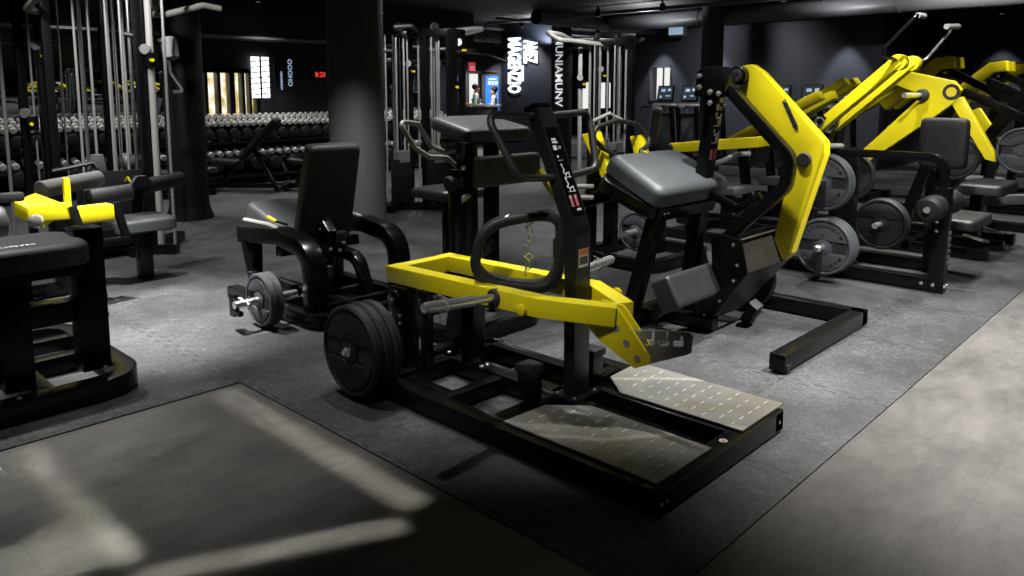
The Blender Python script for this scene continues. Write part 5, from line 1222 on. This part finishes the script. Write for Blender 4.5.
# general downlights over the floor
for x, y, e in ((5.2,3.6,110),(5.2,6.4,60),(5.0,9.0,90),(2.4,6.6,120),(2.4,9.6,200),(-.4,5.6,150),(8,3.6,200),(8,6.4,130),(8,9.4,160),(11,3.6,200),(11,6.6,200),(11,9.4,200),(13.6,6,200),(13.6,9,200),(8,1.4,200),(10.8,1.4,220),(14,1.8,200),(6.4,11.0,240),(3.6,11,200),(9.4,11,240)):
    spot(x, y, e, 105, .7)
# tight pools, mixed with spots and fills added to brighten single machines
spot(1.85, 5.25, 2100, 52, .95)
spot(1.40, 3.2, 190, 44, .95)
spot(.5, 1.3, 200, 30, .9, tgt=(2.65,2.45,.5))  # aimed fill added for the squat machine lever
spot(2.6, 3.5, 160, 40, .9, tgt=(2.65,2.9,.6))
spot(4.7, .75, 1500, 84, .95, col=(1,.95,.9))
spot(4.2, 2.2, 420, 50, .85)
spot(3.3, 2.35, 330, 50, .9)  # added from above to brighten platforms and lever tops
spot(6.4, 1.2, 300, 55, .8)
spot(3.1, 4.6, 560, 50, .9, tgt=(4.1,6.0,.3))
spot(7.2, 2.2, 300, 60, .8)
spot(9.6, 1.6, 300, 60, .8)
spot(1.5, 6.2, 260, 50, .8, tgt=(2.4,7.6,1.2))
spot(3.3, 4.1, 300, 62, .8, tgt=(3.4,3.7,0))  # added to lift the pads of the standing machine
spot(.7, 4.5, 300, 60, .8)  # added over the left bench pad to lighten it
spot(1.8, 6.2, 260, 40, .8, tgt=(3.2,7.4,2.2))  # added to brighten the left tower's pull-up bar
spot(4.8, -.4, 280, 80, .9)  # wide fill added for the stone floor at right
spot(5.4, 6.2, 200, 30, .8, tgt=(6.9,7.4,2.28))  # added to pick out the centre tower's pull-up bar
spot(7.6, 6.0, 200, 30, .8, tgt=(8.45,7.05,2.28))  # added to pick out the right tower's pull-up bar
spot(.9, .3, 20, 90, .9)  # faint fill added for the front floor
spot(4.6, 3.4, 260, 50, .8, tgt=(5.6,4.1,.8))  # added to brighten the upright yellow plates
spot(5.2, 6.2, 260, 50, .8, tgt=(6.3,7.6,1.5))  # added to brighten the centre tower's rods
spot(8.0, 5.9, 260, 50, .8, tgt=(9.3,7.0,1.4))  # added to brighten the right tower's rods
spot(4.4, .4, 330, 46, .8, tgt=(5.6,2.2,1.1))
spot(5.2, 1.4, 420, 50, .8, tgt=(6.8,2.0,1.3))
spot(6.9, 5.2, 260, 70, .8)
spot(2.0, 6.9, 260, 60, .8)
# wall washers
for x, y in ((15.12,8.55),(15.12,5.75),(18.1,3.75),(15.12,9.9)): spot(x, y, 190, 62, .5, .03, col=(.95,.97,1))
# reception and far hall
for x, y in ((12.2,3.0),(13.8,7.6)): spot(x, y, 160, 120, .8, tgt=(15.5,y+.3,1.6))
for x, y in ((14.9,15.4),(16.4,16.6),(14.0,13.0),(17.8,16.8),(12.9,12.2),(20,14)): spot(x, y, 260, 100, .6)  # spots added so the people and counter stand out
# linear fittings throwing narrow bands on the stone floor
strip(.83, 3.05, .07, 1.15, .5)
strip(1.68, 2.85, .12, 1.55, .75)
strip(1.18, 2.20, .85, .09, .4, -.45)
strip(.70, 2.70, .34, .34, .6)
strip(.74, 3.50, .26, .26, .35)

# upward fill lamps added to brighten the ceiling ducts and tracks
for x, y in ((12.6,5),(12.6,8.5),(14.5,3),(13,11.5),(16,12),(19,12.5),(16,15)):
    l = bpy.data.lights.new('ceiling_fill', 'SPOT'); l.energy = 85; l.spot_size = math.radians(150); l.spot_blend = .5; l.shadow_soft_size = .05
    o = bpy.data.objects.new('ceiling_fill', l); COL.objects.link(o); o.location = (x, y, 2.5); o.rotation_euler = (PI, 0, 0)
SC.view_settings.exposure = .3
